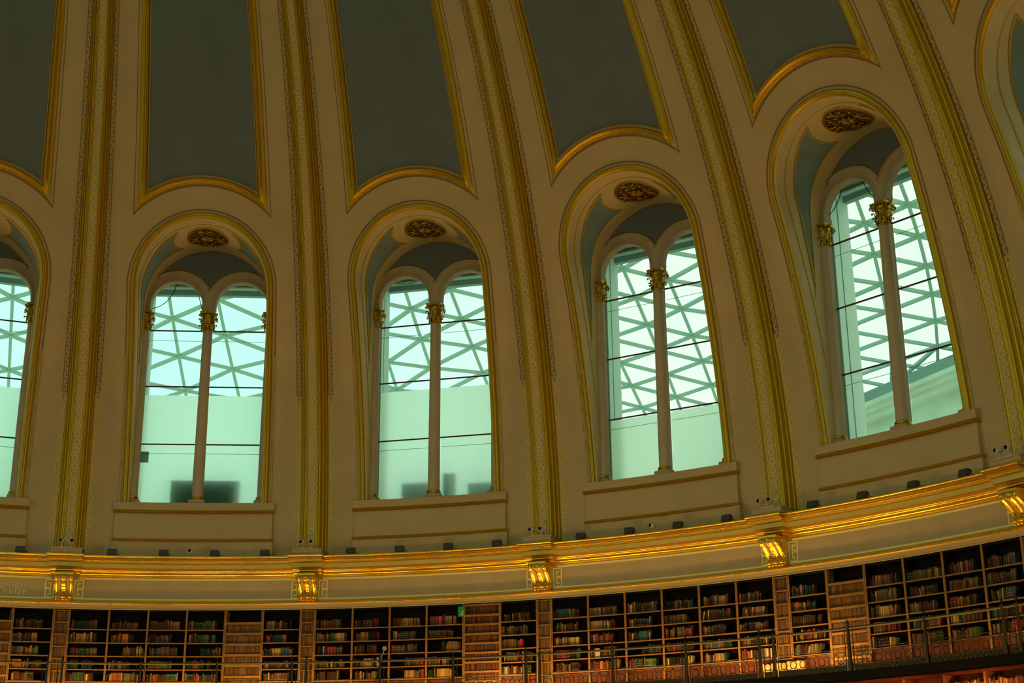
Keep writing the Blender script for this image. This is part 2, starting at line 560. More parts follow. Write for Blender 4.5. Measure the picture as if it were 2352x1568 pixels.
# reveal: jambs and vault of the niche
WF = 21.95
def reveal_pt(u, z, w):
    return (u, w, z)
def reveal_mesh():
    b = MB()
    ol = arch_outline(16, 40)
    rows = []
    for k in range(7):
        rows.append([(u, S(u, z)[1] + (WF + 0.05 - S(u, z)[1]) * k / 6, z) for (u, z, _, _) in ol])
    b.grid(rows, 'plaster_l')
    return b.mesh('reveal')
def on_vault(s, w, lift=0.0):
    """s: arc length from the crown (signed), down the jamb beyond the quarter turn"""
    q = JU * pi / 2
    r = JU - lift
    if abs(s) <= q:
        return (r * sin(s / JU), w, SPR + r * cos(s / JU))
    return (math.copysign(r, s), w, SPR - (abs(s) - q))
QS = JU * pi / 2
def s_of_z(z): return QS + SPR - z
def front_w(s):
    """front edge of the blue jamb panel (w) along s"""
    tab = [(JU * RD(24), 20.27), (JU * RD(38.8), 20.42), (JU * RD(60), 20.70), (s_of_z(16.28), 21.12), (s_of_z(14.39), 21.52)]
    for (a, x), (c, y) in zip(tab, tab[1:]):
        if s <= c: return x + (y - x) * (s - a) / (c - a)
    return 21.52
MW, MRAD = 20.90, 1.03
def jamb_parts():
    b, g = MB(), MB()
    S0, S1 = 0.80, s_of_z(14.39)
    for sg in (-1, 1):
        # blue field, part below the cusp arc then the two lobes
        ss = [MRAD + (S1 - MRAD) * i / 30 for i in range(31)]
        b.grid([[on_vault(sg * s, front_w(s) + (21.5 - front_w(s)) * j / 4, 0.008) for j in range(5)] for s in ss], 'blue_l')
        ls = [S0 + (MRAD - S0) * (i / 8) for i in range(9)]
        def half(s): return sqrt(max(MRAD ** 2 - s * s, 0))
        b.grid([[on_vault(sg * s, front_w(s) + (max(MW - half(s), front_w(s)) - front_w(s)) * j / 2, 0.008) for j in range(3)] for s in ls], 'blue_l')
        b.grid([[on_vault(sg * s, min(MW + half(s), 21.5) + (21.5 - min(MW + half(s), 21.5)) * j / 2, 0.008) for j in range(3)] for s in ls], 'blue_l')
        # gilt outline
        front = [on_vault(sg * s, front_w(s), 0.012) for s in [0.82 + (S1 - 0.82) * i / 40 for i in range(41)]]
        back = [on_vault(sg * s, 21.5, 0.012) for s in [S1 + (0.84 - S1) * i / 40 for i in range(41)]]
        g.tube(front, 0.017, 'gold', 6); g.tube(back, 0.017, 'gold', 6)
        t0 = math.acos(0.82 / MRAD)
        arc = [on_vault(sg * MRAD * cos(t), MW + MRAD * sin(t), 0.012) for t in [-t0 + 2 * t0 * i / 20 for i in range(21)]]
        g.tube(arc, 0.022, 'goldpaint', 6)
        g.tube([on_vault(sg * s, front_w(s) - 0.05, 0.01) for s in [0.8 + (S1 + .3 - 0.8) * i / 40 for i in range(41)]], 0.006, 'line', 4)
    # bead along the whole niche, a hand's breadth inside its edge
    ol = arch_outline(18, 44)
    g.tube([(u * 0.996, S(u, z)[1] + 0.30, z if abs(u) > 1.855 else SPR + (z - SPR) * .996) for (u, z, _, _) in ol], 0.013, 'gold', 6)
    return b.mesh('blue_jamb_panel'), g.mesh('jamb_moulding')
REVEAL = reveal_mesh()
JBLUE, JGILT = jamb_parts()

def medallion_mesh():
    b = MB()
    A, B = 0.55, 0.62
    def pos(a, r, lift):
        return on_vault(A * r * cos(a) , MW + B * r * sin(a), lift)
    # carved field: rosette in the middle, acanthus scrolls round it
    rows = []
    NR, NA = 22, 120
    for i in range(NR + 1):
        r = i / NR
        row = []
        for j in range(NA):
            a = 2 * pi * j / NA
            h = 0.02
            h += 0.035 * math.exp(-((r - 0.10) / 0.1) ** 2) + 0.03 * max(0, cos(8 * a)) * math.exp(-((r - 0.24) / 0.08) ** 2)
            h += 0.045 * sin(8 * a + 9 * r) * sin(pi * min(1, r * 1.02)) * (0.5 + 0.5 * sin(16 * r))
            h += 0.02 * sin(24 * a - 14 * r) * (r > 0.35)
            row.append(pos(a, r * 0.97, h))
        rows.append(row)
    b.grid(rows, 'carve', True, close_u=True)
    for k in range(16):      # rosette petals and outer leaves
        a0 = 2 * pi * k / 16
        r0, r1 = (0.06, 0.30) if k % 2 else (0.10, 0.40)
        b.tube([pos(a0, r0, 0.09), pos(a0 + 0.03, (r0 + r1) / 2, 0.12), pos(a0, r1, 0.08)], [0.012, 0.026, 0.006], 'gold', 6)
        b.tube([pos(a0 + 0.1, 0.80, 0.08), pos(a0 + 0.16, 0.88, 0.10), pos(a0 + 0.1, 0.97, 0.07)], [0.010, 0.024, 0.008], 'gold_d', 6)
    for rr, tr, m in ((1.02, 0.035, 'gold_d'), (1.13, 0.018, 'goldpaint')):
        b.tube([pos(2 * pi * j / 64, rr, 0.02) for j in range(64)], tr, m, 8, closed=True)
    for k in range(8):      # C scrolls
        a0 = 2 * pi * (k + .5) / 8
        pts, rs = [], []
        for i in range(26):
            t = i / 25
            th = a0 + 4.6 * t * (1 if k % 2 else -1)
            q = 0.17 * (1 - 0.78 * t)
            cx, cy = A * 0.72 * cos(a0), B * 0.72 * sin(a0)
            pts.append(on_vault(cx + q * cos(th), MW + cy + q * sin(th), 0.10)); rs.append(0.026 * (1 - 0.4 * t))
        b.tube(pts, rs, 'gold', 6)
    return b.mesh('ceiling_medallion')
MEDAL = medallion_mesh()

# twin-light frame: a plate with two arched openings
def filled_plate(name, loops, y0, y1, m):
    cu = bpy.data.curves.new('tmp', 'CURVE')
    cu.dimensions = '2D'; cu.fill_mode = 'BOTH'; cu.extrude = (y1 - y0) / 2
    for lp in loops:
        sp = cu.splines.new('POLY'); sp.points.add(len(lp) - 1)
        for i, (x, z) in enumerate(lp): sp.points[i].co = (x, z, 0, 1)
        sp.use_cyclic_u = True
    o = bpy.data.objects.new('tmp', cu)
    COL.objects.link(o)
    dg = bpy.context.evaluated_depsgraph_get()
    me = bpy.data.meshes.new_from_object(o.evaluated_get(dg))
    bpy.data.objects.remove(o); bpy.data.curves.remove(cu)
    me.name = name
    for v in me.vertices:
        x, z, y = v.co
        v.co = (x, (y0 + y1) / 2 + y, z)
    me.materials.clear(); me.materials.append(M[m])
    for p in me.polygons: p.use_smooth = False
    me.update()
    return me
CX, RA = 0.97, 0.77
def light_loop(sg):
    lp = [(sg * 0.12, 10.38), (sg * 0.12, 16.15), (sg * 0.20, 16.30), (sg * 0.20, 16.40)]
    for i in range(1, 25):
        t = pi - pi * i / 24
        lp.append((sg * (CX + RA * cos(t)), 16.40 + RA * sin(t)))
    lp += [(sg * 1.76, 16.2), (sg * 1.76, 10.38)]
    return lp
outer = [(-1.95, 10.2), (-1.95, SPR)] + [((JU + .06) * cos(pi - pi * i / 36), SPR + (JU + .06) * sin(pi - pi * i / 36)) for i in range(37)] + [(1.95, SPR), (1.95, 10.2)]
FRAME = filled_plate('frame', [outer, light_loop(-1), light_loop(1)], WF, 22.20, 'stone_in')
def rim_mesh():
    b = MB()
    for sg in (-1, 1):
        for rr, tr in ((0.80, 0.028), (0.88, 0.014)):
            pts = [(sg * CX + rr * cos(pi - pi * i / 30), WF - 0.005, 16.40 + rr * sin(pi - pi * i / 30)) for i in range(31)]
            b.tube(pts, tr, 'stone_in', 6)
        # outer edge up to the point where the two arcs meet
        t1 = math.acos(min(1, CX / 1.09))
        a0, a1 = (0.2, pi - t1) if sg > 0 else (t1, pi - 0.2)
        pts = [(sg * CX + 1.09 * cos(a0 + (a1 - a0) * i / 26), WF - 0.008, 16.40 + 1.09 * sin(a0 + (a1 - a0) * i / 26)) for i in range(27)]
        b.tube(pts, 0.022, 'stone_in', 6)
        pts = [(sg * CX + 1.135 * cos(t) , WF - 0.008, 16.40 + 1.135 * sin(t)) for t in [a0 + (a1 + (0.05 if sg > 0 else 0) - a0) * i / 26 for i in range(27)] if abs(sg * CX + 1.135 * cos(t)) < 1.72]
        b.tube(pts, 0.013, 'gold_d', 5)
    b.tube([(1.79 * cos(0.5 + (pi - 1.0) * i / 30), WF - 0.008, SPR + 1.79 * sin(0.5 + (pi - 1.0) * i / 30)) for i in range(31)], 0.014, 'line', 5)
    return b.mesh('arch_rim')
RIM = rim_mesh()
def tymp_mesh():
    b = MB()
    rows = []
    for i in range(61):
        u = -1.64 + 3.28 * i / 60
        d = abs(u) - CX
        lo = 16.40 + sqrt(max(1.12 ** 2 - d * d, 0.0))
        hi = SPR + sqrt(max(1.80 ** 2 - u * u, 0))
        hi = max(hi, lo + 0.001)
        rows.append([(u, WF - 0.006, lo + (hi - lo) * j / 6) for j in range(7)])
    b.grid(rows, 'blue', False)
    return b.mesh('tympanum_panel')
TYMP = tymp_mesh()

# column: shaft, base, corinthian capital (local origin on its axis, z absolute)
def shaft_mesh():
    b = MB()
    b.lathe([(0.168 - 0.03 * (i / 10) ** 1.5, 10.52 + (15.62 - 10.52) * i / 10) for i in range(11)], 'stone_in', 24)
    b.box((0, 0, 10.36), (0.46, 0.44, 0.14), 'stone_in')
    return b.mesh('column')
def base_mesh():
    b = MB()
    b.lathe([(0.17, 10.42), (0.215, 10.425), (0.23, 10.45), (0.215, 10.475), (0.19, 10.485), (0.185, 10.50), (0.205, 10.515), (0.20, 10.54), (0.172, 10.55)], 'gold', 24)
    return b.mesh('base_ring')
def capital_mesh():
    b = MB()
    z0 = 15.58
    b.lathe([(0.145, z0), (0.17, z0 + .01), (0.175, z0 + .03), (0.15, z0 + .045), (0.145, z0 + .06), (0.15, z0 + .25), (0.17, z0 + .38), (0.215, z0 + .50), (0.2, z0 + .52)], 'gold', 20)
    def leaf(a, zb, ht, w, out):
        rows = []
        for i in range(9):
            t = i / 8
            r = 0.155 + out * t ** 2.2 + (0.02 if t < 0.85 else 0.045)
            z = z0 + zb + ht * (sin(min(t, 0.86) / 0.86 * pi / 2)) - (0.045 * (t - 0.86) / 0.14 if t > 0.86 else 0)
            hw = w * (0.55 + 0.6 * sin(pi * min(1, t * 0.95 + 0.1))) * (1 + 0.18 * (-1) ** i)
            row = []
            for j in (-1, -0.5, 0, 0.5, 1):
                aa = a + j * hw / 0.2
                rr = r + 0.018 * (1 - abs(j)) + (0.01 if j == 0 else 0)
                row.append((rr * cos(aa), rr * sin(aa), z - 0.02 * abs(j)))
            rows.append(row)
        b.grid(rows, 'gold')
    for k in range(8):
        leaf(k * pi / 4, 0.05, 0.19, 0.045, 0.05)
    for k in range(8):
        leaf(k * pi / 4 + pi / 8, 0.16, 0.25, 0.042, 0.075)
    for k in range(4):
        a = pi / 4 + k * pi / 2
        for sd in (-1, 1):
            pts, rs = [], []
            for i in range(24):
                t = i / 23
                th = -0.5 + 7.2 * t
                q = 0.062 * (1 - 0.8 * t)
                c = Vector((cos(a), sin(a), 0)); tt = Vector((-sin(a), cos(a), 0))
                p = c * (0.265 + q * cos(th) * 0.9) + tt * (sd * 0.035) + Vector((0, 0, z0 + 0.47 + q * sin(th)))
                pts.append(p); rs.append(0.017 * (1 - 0.4 * t))
            b.tube(pts, rs, 'gold', 6)
    # abacus with hollow sides
    for zz0, zz1, s_ in ((z0 + .535, z0 + .565, 0.94), (z0 + .565, z0 + .60, 1.0)):
        ring = []
        for k in range(4):
            for i in range(7):
                t = -pi / 4 + (pi / 2) * i / 6
                rad = (0.235 + 0.085 * (abs(t) / (pi / 4)) ** 2.2) * s_ / 1.0
                ring.append((rad * cos(t + k * pi / 2), rad * sin(t + k * pi / 2)))
        b.grid([[(x, y, zz0) for x, y in ring], [(x, y, zz1) for x, y in ring]], 'gold', False, close_u=True)
        b.poly([(x, y, zz0) for x, y in ring[::-1]], 'gold'); b.poly([(x, y, zz1) for x, y in ring], 'gold')
    for k in range(4):
        b.lathe([(0.004, z0 + .53), (0.03, z0 + .545), (0.035, z0 + .57), (0.02, z0 + .60), (0.004, z0 + .61)], 'gold', 8, c=(0.25 * cos(k * pi / 2), 0.25 * sin(k * pi / 2)))
    return b.mesh('capital')
SHAFT, BASE, CAPIT = shaft_mesh(), base_mesh(), capital_mesh()

BARS = (12.16, 13.92, 15.67)
def bar_mesh(z):
    b = MB()
    for sg in (-1, 1):
        b.bbox(sg * 0.13, sg * 1.76, 22.16, 22.20, z - 0.017, z + 0.017, 'bar')
    return b.mesh('glazing_bar')
BARM = [bar_mesh(z) for z in BARS]
def seam_mesh():
    b = MB()
    for sg in (-1, 1):
        for z in (11.90, 15.38):
            b.bbox(sg * 0.14, sg * 1.77, 22.26, 22.265, z - 0.006, z + 0.006, 'ringbeam')
        b.bbox(sg * 1.755, sg * 1.785, 22.20, 22.28, 10.38, 16.4, 'ringbeam')
    return b.mesh('glazing_seal')
SEAM = seam_mesh()
def pane_mesh():
    b = MB()
    for sg in (-1, 1):
        lp = [(x, z) for x, z in light_loop(sg)]
        for y in (22.245,):
            b.poly([(x * 1.005, y, z) for x, z in lp], 'glass')
            b.poly([(x * 1.005, y + 0.012, z) for x, z in lp][::-1], 'glass')
    return b.mesh('glass_pane')
PANE = pane_mesh()
def film_mesh(ztop):
    b = MB()
    for sg in (-1, 1):
        b.bbox(sg * 0.01, sg * 1.789, 22.285, 22.292, 10.30, ztop, 'film')
    return b.mesh('frosted_film')
FILMS = {13.68: film_mesh(13.68), 12.15: film_mesh(12.15)}
# outer wall of the drum seen through the glass
def outer_reveal_mesh():
    b = MB()
    for sg in (-1, 1):
        b.bbox(sg * 1.79, sg * 2.3, 22.30, 22.56, 10.0, 18.0, 'whitewall')
        b.bbox(sg * 1.80, sg * 2.3, 22.56, 22.60, 10.0, 18.0, 'ringbeam')
        b.bbox(sg * 1.785, sg * 2.3, 22.60, 23.05, 10.0, 18.0, 'whitewall')
    b.bbox(-2.3, 2.3, 22.30, 22.95, 17.45, 18.0, 'whitewall')
    b.bbox(-1.785, 1.785, 22.88, 23.06, 17.08, 17.45, 'leadroof')
    b.bbox(-1.785, 1.785, 22.72, 22.90, 17.25, 17.30, 'whitewall')
    b.bbox(-2.3, 2.3, 22.30, 23.05, 9.9, 10.32, 'whitewall')
    return b.mesh('outer_reveal')
OREV = outer_reveal_mesh()

def curve_obj(name, pts, r, m, parent=None):
    b = MB()
    # smooth the polyline
    P_ = [Vector(p) for p in pts]; out = []
    for i in range(len(P_) - 1):
        p0, p1, p2, p3 = P_[max(i - 1, 0)], P_[i], P_[i + 1], P_[min(i + 2, len(P_) - 1)]
        for j in range(5):
            t = j / 5
            out.append(0.5 * ((2 * p1) + (-p0 + p2) * t + (2 * p0 - 5 * p1 + 4 * p2 - p3) * t * t + (-p0 + 3 * p1 - 3 * p2 + p3) * t ** 3))
    out.append(P_[-1])
    b.tube(out, r, m, 6)
    return b.obj(name, parent)

# =============================================================== assemble the bays
SIDE = ['second from the west', 'x']
def place_bay(k, front):
    rot = rz(18 * k)
    w = inst('wall_dome', WALL, rz=rot); tag(w, kind='structure')
    if not front:
        return
    for nm, me in (('blue_panel', BLUEP), ('panel_moulding', PANM), ('arch_moulding', ARCHM), ('painted_line', ARCHL), ('sill', SILL)):
        inst(nm, me, w)
for k in range(20):
    place_bay(k - 2, -1 <= k - 2 <= 6)

FILM_OF = {0: 13.68, 1: 13.68, 2: 13.68, 3: 12.15}
for k in range(-1, 7):
    e = empty('window_%d' % (k + 2), rz=rz(18 * k)); tag(e, kind='structure')
    inst('reveal', REVEAL, e); inst('blue_jamb_panel', JBLUE, e); inst('jamb_moulding', JGILT, e)
    inst('ceiling_medallion', MEDAL, e)
    f = inst('frame', FRAME, e); inst('arch_rim', RIM, f); inst('tympanum_panel', TYMP, f)
    for x, y in ((0, 22.0), (-1.87, 21.99), (1.87, 21.99)):
        c = inst('column', SHAFT, e, (x, y, 0)); inst('base_ring', BASE, c); inst('capital', CAPIT, c)
    for me in BARM: inst('glazing_bar', me, e)
    inst('glazing_seal', SEAM, e)
    inst('glass_pane', PANE, e)
    if k in FILM_OF: inst('frosted_film', FILMS[FILM_OF[k]], e)
    inst('outer_reveal', OREV, e)

def cable(k, pts, label, name='cable'):
    o = curve_obj(name, [(u, 22.18, z) for u, z in pts], 0.011, 'cable')
    o.rotation_euler.z = rz(18 * k)
    tag(o, label, 'cable')
cable(1, [(-0.99, 17.22), (-1.06, 17.1), (-1.12, 16.9), (-1.25, 16.67), (-1.44, 16.49), (-1.62, 16.4), (-1.79, 16.38)],
      'thin black cable drooping across the arched light, second window')
cable(1, [(-0.40, 16.95), (-0.37, 16.85), (-0.32, 16.67), (-0.26, 16.47), (-0.22, 16.3)], 'short black cable beside the central capital, second window')
cable(2, [(-1.50, 17.14), (-1.33, 17.08), (-1.18, 17.04), (-1.01, 17.02), (-0.86, 17.02), (-0.71, 17.05), (-0.5, 17.12)],
      'black cable sagging like a garland inside the arched light, third window')
cable(2, [(0.62, 17.2), (0.48, 17.07), (0.38, 17.0), (0.2, 16.9)], 'black cable end slanting into the other arched light, third window')
cable(4, [(-1.27, 17.21), (-1.39, 16.89), (-1.54, 16.68), (-1.70, 16.55), (-1.80, 16.43)], 'black cable hanging down to the jamb capital, fifth window')
cable(4, [(-0.64, 17.12), (-0.54, 16.86), (-0.45, 16.69), (-0.30, 16.5)], 'black cable hanging towards the central capital, fifth window')

# things outside the glass
def outside_box(name, k, u0, u1, y0, y1, z0, z1, label, cat, m='plant'):
    b = MB()
    cz = (z1 - z0)
    b.bbox(u0, u1, y0, y1, z0, z1, m)
    b.bbox(u0 - 0.02, u1 + 0.02, y0 - .01, y1 + .02, z1, z1 + 0.03, m)
    for i in range(6):
        z = z0 + cz * (i + 1) / 7
        b.bbox(u0 + .03, u1 - .03, y0 - 0.012, y0, z - 0.01, z + 0.01, m)
    o = b.obj(name)
    o.rotation_euler.z = rz(18 * k)
    tag(o, label, cat)
outside_box('ventilation_unit', 1, -0.86, 1.10, 22.50, 22.85, 10.33, 11.12, 'dark oblong ventilation unit blurred behind the frosted second window', 'ventilation unit')
outside_box('ventilation_unit', 2, -1.20, -0.15, 22.72, 22.98, 10.33, 10.95, 'faint low ventilation unit behind the frosted third window, before its column', 'ventilation unit', 'plant2')
outside_box('ventilation_unit', 2, 0.10, 0.42, 22.60, 22.8, 10.33, 11.15, 'faint narrow ventilation unit behind the frosted third window, just past its column', 'ventilation unit', 'plant2')
outside_box('ventilation_unit', 2, 0.80, 1.60, 22.76, 22.98, 10.33, 10.85, 'faint squat ventilation unit behind the frosted third window, by its jamb', 'ventilation unit', 'plant2')
b = MB(); b.bbox(-1.77, -1.52, 22.270, 22.280, 11.63, 11.96, 'steel')
o = b.obj('grey_plate'); o.rotation_euler.z = rz(18); tag(o, 'small square grey plate on the edge of the second window pane', 'plate')

# =============================================================== ribs
def rib_mesh():
    b = MB()
    half = [(1.04, 0.0), (1.03, 0.04), (0.99, 0.075), (0.93, 0.085), (0.915, 0.06), (0.89, 0.06), (0.87, 0.13), (0.80, 0.19), (0.73, 0.20), (0.705, 0.17),
            (0.68, 0.17), (0.665, 0.24), (0.60, 0.30), (0.53, 0.315), (0.50, 0.29), (0.48, 0.345), (0.40, 0.365), (0.36, 0.36), (0.335, 0.325)]
    prof = [(-a, h) for a, h in half] + [(a, h) for a, h in half[::-1]]
    mats = ['gold'] * (len(half) - 1) + ['plaster'] + ['gold'] * (len(half) - 1)
    zs = [8.75 + (28 - 8.75) * i / 40 for i in range(41)]
    b.grid([[SA(a, z, h) for z in zs] for a, h in prof], mats)
    b.poly([SA(a, 8.75, h) for a, h in prof], 'gold')
    # outer gilt lines, the light they catch painted in as a brighter lower length
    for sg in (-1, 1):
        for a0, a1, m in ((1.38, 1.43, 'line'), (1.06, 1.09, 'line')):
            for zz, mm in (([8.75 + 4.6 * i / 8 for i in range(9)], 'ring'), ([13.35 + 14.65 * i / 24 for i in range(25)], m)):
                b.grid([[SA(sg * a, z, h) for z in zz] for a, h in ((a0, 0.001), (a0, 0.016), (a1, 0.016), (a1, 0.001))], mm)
    # scalloped edges of the chain band
    return b.mesh('trim')
def rings_mesh():
    b = MB()
    z = 8.98
    while z < 27.5:
        r = fr(z) - 0.325
        sl = -(z - 8) / sqrt(RC * RC - (z - 8) ** 2)      # dr/dz
        cv = Vector((0, sl, 1)).normalized()
        c = Vector((0, r - 0.004, z))
        rad, wd = 0.096, 0.022
        rows = []
        for q, h in ((rad - wd, 0.0), (rad - wd, 0.010), (rad, 0.010), (rad, 0.0)):
            rows.append([c + Vector((q * cos(2 * pi * j / 18), -h, 0)) + cv * (q * sin(2 * pi * j / 18)) for j in range(18)])
        rm = 'ring'
        b.grid(rows, rm, False, close_u=True)
        for sg in (-1, 1):       # scallop between rings
            b.grid([[c + Vector((sg * (x + 0.0), -h, 0)) + cv * t for t in (0.055, 0.112, 0.17)] for x, h in ((0.112, 0.0), (0.112, 0.008), (0.126, 0.008), (0.126, 0))], rm, False)
        z += 0.225 * cv.z
    return b.mesh('ring_chain')
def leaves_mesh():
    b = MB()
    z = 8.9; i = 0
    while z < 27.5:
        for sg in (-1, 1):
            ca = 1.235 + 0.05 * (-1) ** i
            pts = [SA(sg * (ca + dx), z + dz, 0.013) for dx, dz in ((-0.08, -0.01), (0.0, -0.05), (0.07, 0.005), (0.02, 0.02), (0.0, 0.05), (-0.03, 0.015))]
            b.poly(pts, 'ring' if z < 13.2 else 'line')  # brighter low down: light on the gilt leaves put into the colour
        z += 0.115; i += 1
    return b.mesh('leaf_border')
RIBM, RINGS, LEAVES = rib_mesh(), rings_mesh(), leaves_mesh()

# =============================================================== cornice, frieze
def bead(r0, z0, r1, z1, out, m, n=6):
    """half-round moulding from (r0,z0) down to (r1,z1), bulging by out towards the room"""
    pts = []
    for i in range(n + 1):
        t = i / n
        q = sin(pi * t) * out
        dr, dz = r1 - r0, z1 - z0
        L = hypot(dr, dz)
        pts.append((r0 + dr * t + dz / L * q, z0 + dz * t - dr / L * q, m))
    return pts
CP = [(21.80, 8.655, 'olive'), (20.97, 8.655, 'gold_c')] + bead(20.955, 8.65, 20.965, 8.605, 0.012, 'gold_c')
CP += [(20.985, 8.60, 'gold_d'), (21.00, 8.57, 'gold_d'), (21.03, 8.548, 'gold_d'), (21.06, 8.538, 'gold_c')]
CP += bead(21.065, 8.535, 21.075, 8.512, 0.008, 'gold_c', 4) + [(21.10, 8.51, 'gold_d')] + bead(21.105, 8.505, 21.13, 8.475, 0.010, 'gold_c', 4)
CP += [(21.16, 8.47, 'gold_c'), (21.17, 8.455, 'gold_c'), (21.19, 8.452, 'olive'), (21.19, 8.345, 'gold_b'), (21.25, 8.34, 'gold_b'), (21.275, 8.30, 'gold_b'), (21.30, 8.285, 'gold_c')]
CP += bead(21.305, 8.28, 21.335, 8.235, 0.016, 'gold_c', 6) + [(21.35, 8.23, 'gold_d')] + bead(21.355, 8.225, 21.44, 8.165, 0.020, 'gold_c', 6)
CP += [(21.465, 8.155, 'gold_c'), (21.48, 8.135, 'gold_c'), (21.50, 8.13, 'gold_c')]
def half_at(j):
    r = CP[j][0]
    return 1.02 + max(0, min(0.33, (21.42 - r) * 0.72))
def cornice_mesh():
    b = MB()
    prof = [(r, z) for r, z, _ in CP]; mats = [m for _, _, m in CP][:-1]
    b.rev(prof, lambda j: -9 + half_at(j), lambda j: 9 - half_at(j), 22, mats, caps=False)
    return b.mesh('trim')
def ressaut_mesh():
    b = MB()
    mats = [m for _, _, m in CP][:-1]
    OFF = 0.19
    n = len(CP)
    # front, then the mitred returns
    rows = [[((r - OFF) * sin(RD(-half_at(j) + 2 * half_at(j) * i / 6)), (r - OFF) * cos(RD(-half_at(j) + 2 * half_at(j) * i / 6)), z) for i in range(7)] for j, (r, z, _) in enumerate(CP)]
    for j in range(n - 1): b.grid(rows[j:j + 2], mats[j], True)
    for sg in (-1, 1):
        rows = [[((r - d) * sin(RD(sg * half_at(j))), (r - d) * cos(RD(half_at(j))), z) for d in (OFF, 0)] for j, (r, z, _) in enumerate(CP)]
        b.grid(rows, mats, False)
    # soffit closing the break over the bracket
    r, z, _ = CP[-1]
    b.rev([(r - OFF, z), (r, z)], -half_at(n - 1), half_at(n - 1), 4, 'gold', caps=False)
    # block behind the cameras
    b.rev([(21.75, 8.84), (20.98, 8.84), (20.98, 8.65)], -1.12, 1.12, 6, 'plaster')
    b.rev([(21.75, 8.845), (20.95, 8.845), (20.95, 8.82), (21.2, 8.82)], -1.2, 1.2, 6, 'plaster')
    return b.mesh('cornice_break')
def frieze_mesh():
    b = MB()
    b.rev([(21.50, 8.14), (21.50, 7.45)], -9, 9, 24, 'frieze', caps=False)
    return b.mesh('frieze')
def fl_mesh():
    b = MB()
    def band(z0, z1, a0, a1):
        b.rev([(21.50, z0), (21.493, z0), (21.493, z1), (21.50, z1)], a0, a1, 22, 'border', caps=False)
    def vband(a0, a1, z0, z1):
        b.rev([(21.50, z0), (21.493, z0), (21.493, z1), (21.50, z1)], a0, a1, 2, 'border', caps=False)
    band(8.06, 8.11, -8.0, 8.0)
    band(7.505, 7.545, -8.3, 8.3)
    # greek keys either side of the bracket
    for sg in (-1, 1):
        def K(a0, a1, z0, z1):
            x0, x1 = sg * (-9 + a0), sg * (-9 + a1)
            vband(min(x0, x1), max(x0, x1), min(z0, z1), max(z0, z1))
        t, tz = 0.09, 0.035
        for zc, fl in ((7.915, 1), (7.665, -1)):
            K(0.68, 0.68 + t, zc - .115, zc + .115)
            K(0.68, 1.37, zc + fl * .115 - tz / 2, zc + fl * .115 + tz / 2)
            K(1.28, 1.37, zc - .115, zc + .115)
            K(0.92, 1.37, zc - fl * .115 - tz / 2, zc - fl * .115 + tz / 2)
            K(0.92, 1.01, zc - fl * .115, zc + fl * .03)
            K(0.92, 1.17, zc + fl * .03 - tz / 2, zc + fl * .03 + tz / 2)
    return b.mesh('painted_border')
def lower_mould():
    b = MB()
    prof = [(21.50, 7.47, 'gold'), (21.44, 7.465, 'gold'), (21.42, 7.45, 'gold'), (21.44, 7.435, 'gold'), (21.415, 7.42, 'gold'), (21.40, 7.40, 'gold'), (21.42, 7.38, 'gold'), (21.43, 7.365, 'plaster_l'), (21.43, 7.25, 'gold_d'), (21.42, 7.245, 'gold_d'), (21.42, 7.225, 'wood_d'), (21.8, 7.225, 'wood_d')]
    prof = [(21.50, 7.47, 'gold_c')] + bead(21.47, 7.465, 21.44, 7.435, .01, 'gold_c', 4) + [(21.44, 7.43, 'gold_d')] + bead(21.425, 7.428, 21.42, 7.385, .014, 'gold_c', 5) + [(21.43, 7.38, 'gold_c'), (21.43, 7.365, 'fascia'), (21.43, 7.25, 'gold_c'), (21.42, 7.245, 'gold_c'), (21.42, 7.232, 'wood_d'), (21.8, 7.225, 'wood_d')]
    b.rev([(r, z) for r, z, _ in prof], -9, 9, 24, [m for _, _, m in prof][:-1], caps=False)
    return b.mesh('bookcase_cornice')
CORN, RESS, FRZ, FLN, LOWM = cornice_mesh(), ressaut_mesh(), frieze_mesh(), fl_mesh(), lower_mould()
tn = 0
for k in range(-2, 18):
    tn += 1
    o = inst('trim_%d' % tn, CORN, rz=rz(18 * k)); tag(o, kind='structure')
    f = inst('frieze', FRZ, o)
    if -1 <= k <= 6:
        inst('painted_border', FLN, f)
    inst('bookcase_cornice', LOWM, o)
    tn += 1
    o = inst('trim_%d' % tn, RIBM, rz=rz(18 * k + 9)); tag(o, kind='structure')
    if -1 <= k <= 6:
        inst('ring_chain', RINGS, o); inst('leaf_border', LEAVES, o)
    inst('cornice_break', RESS, o)

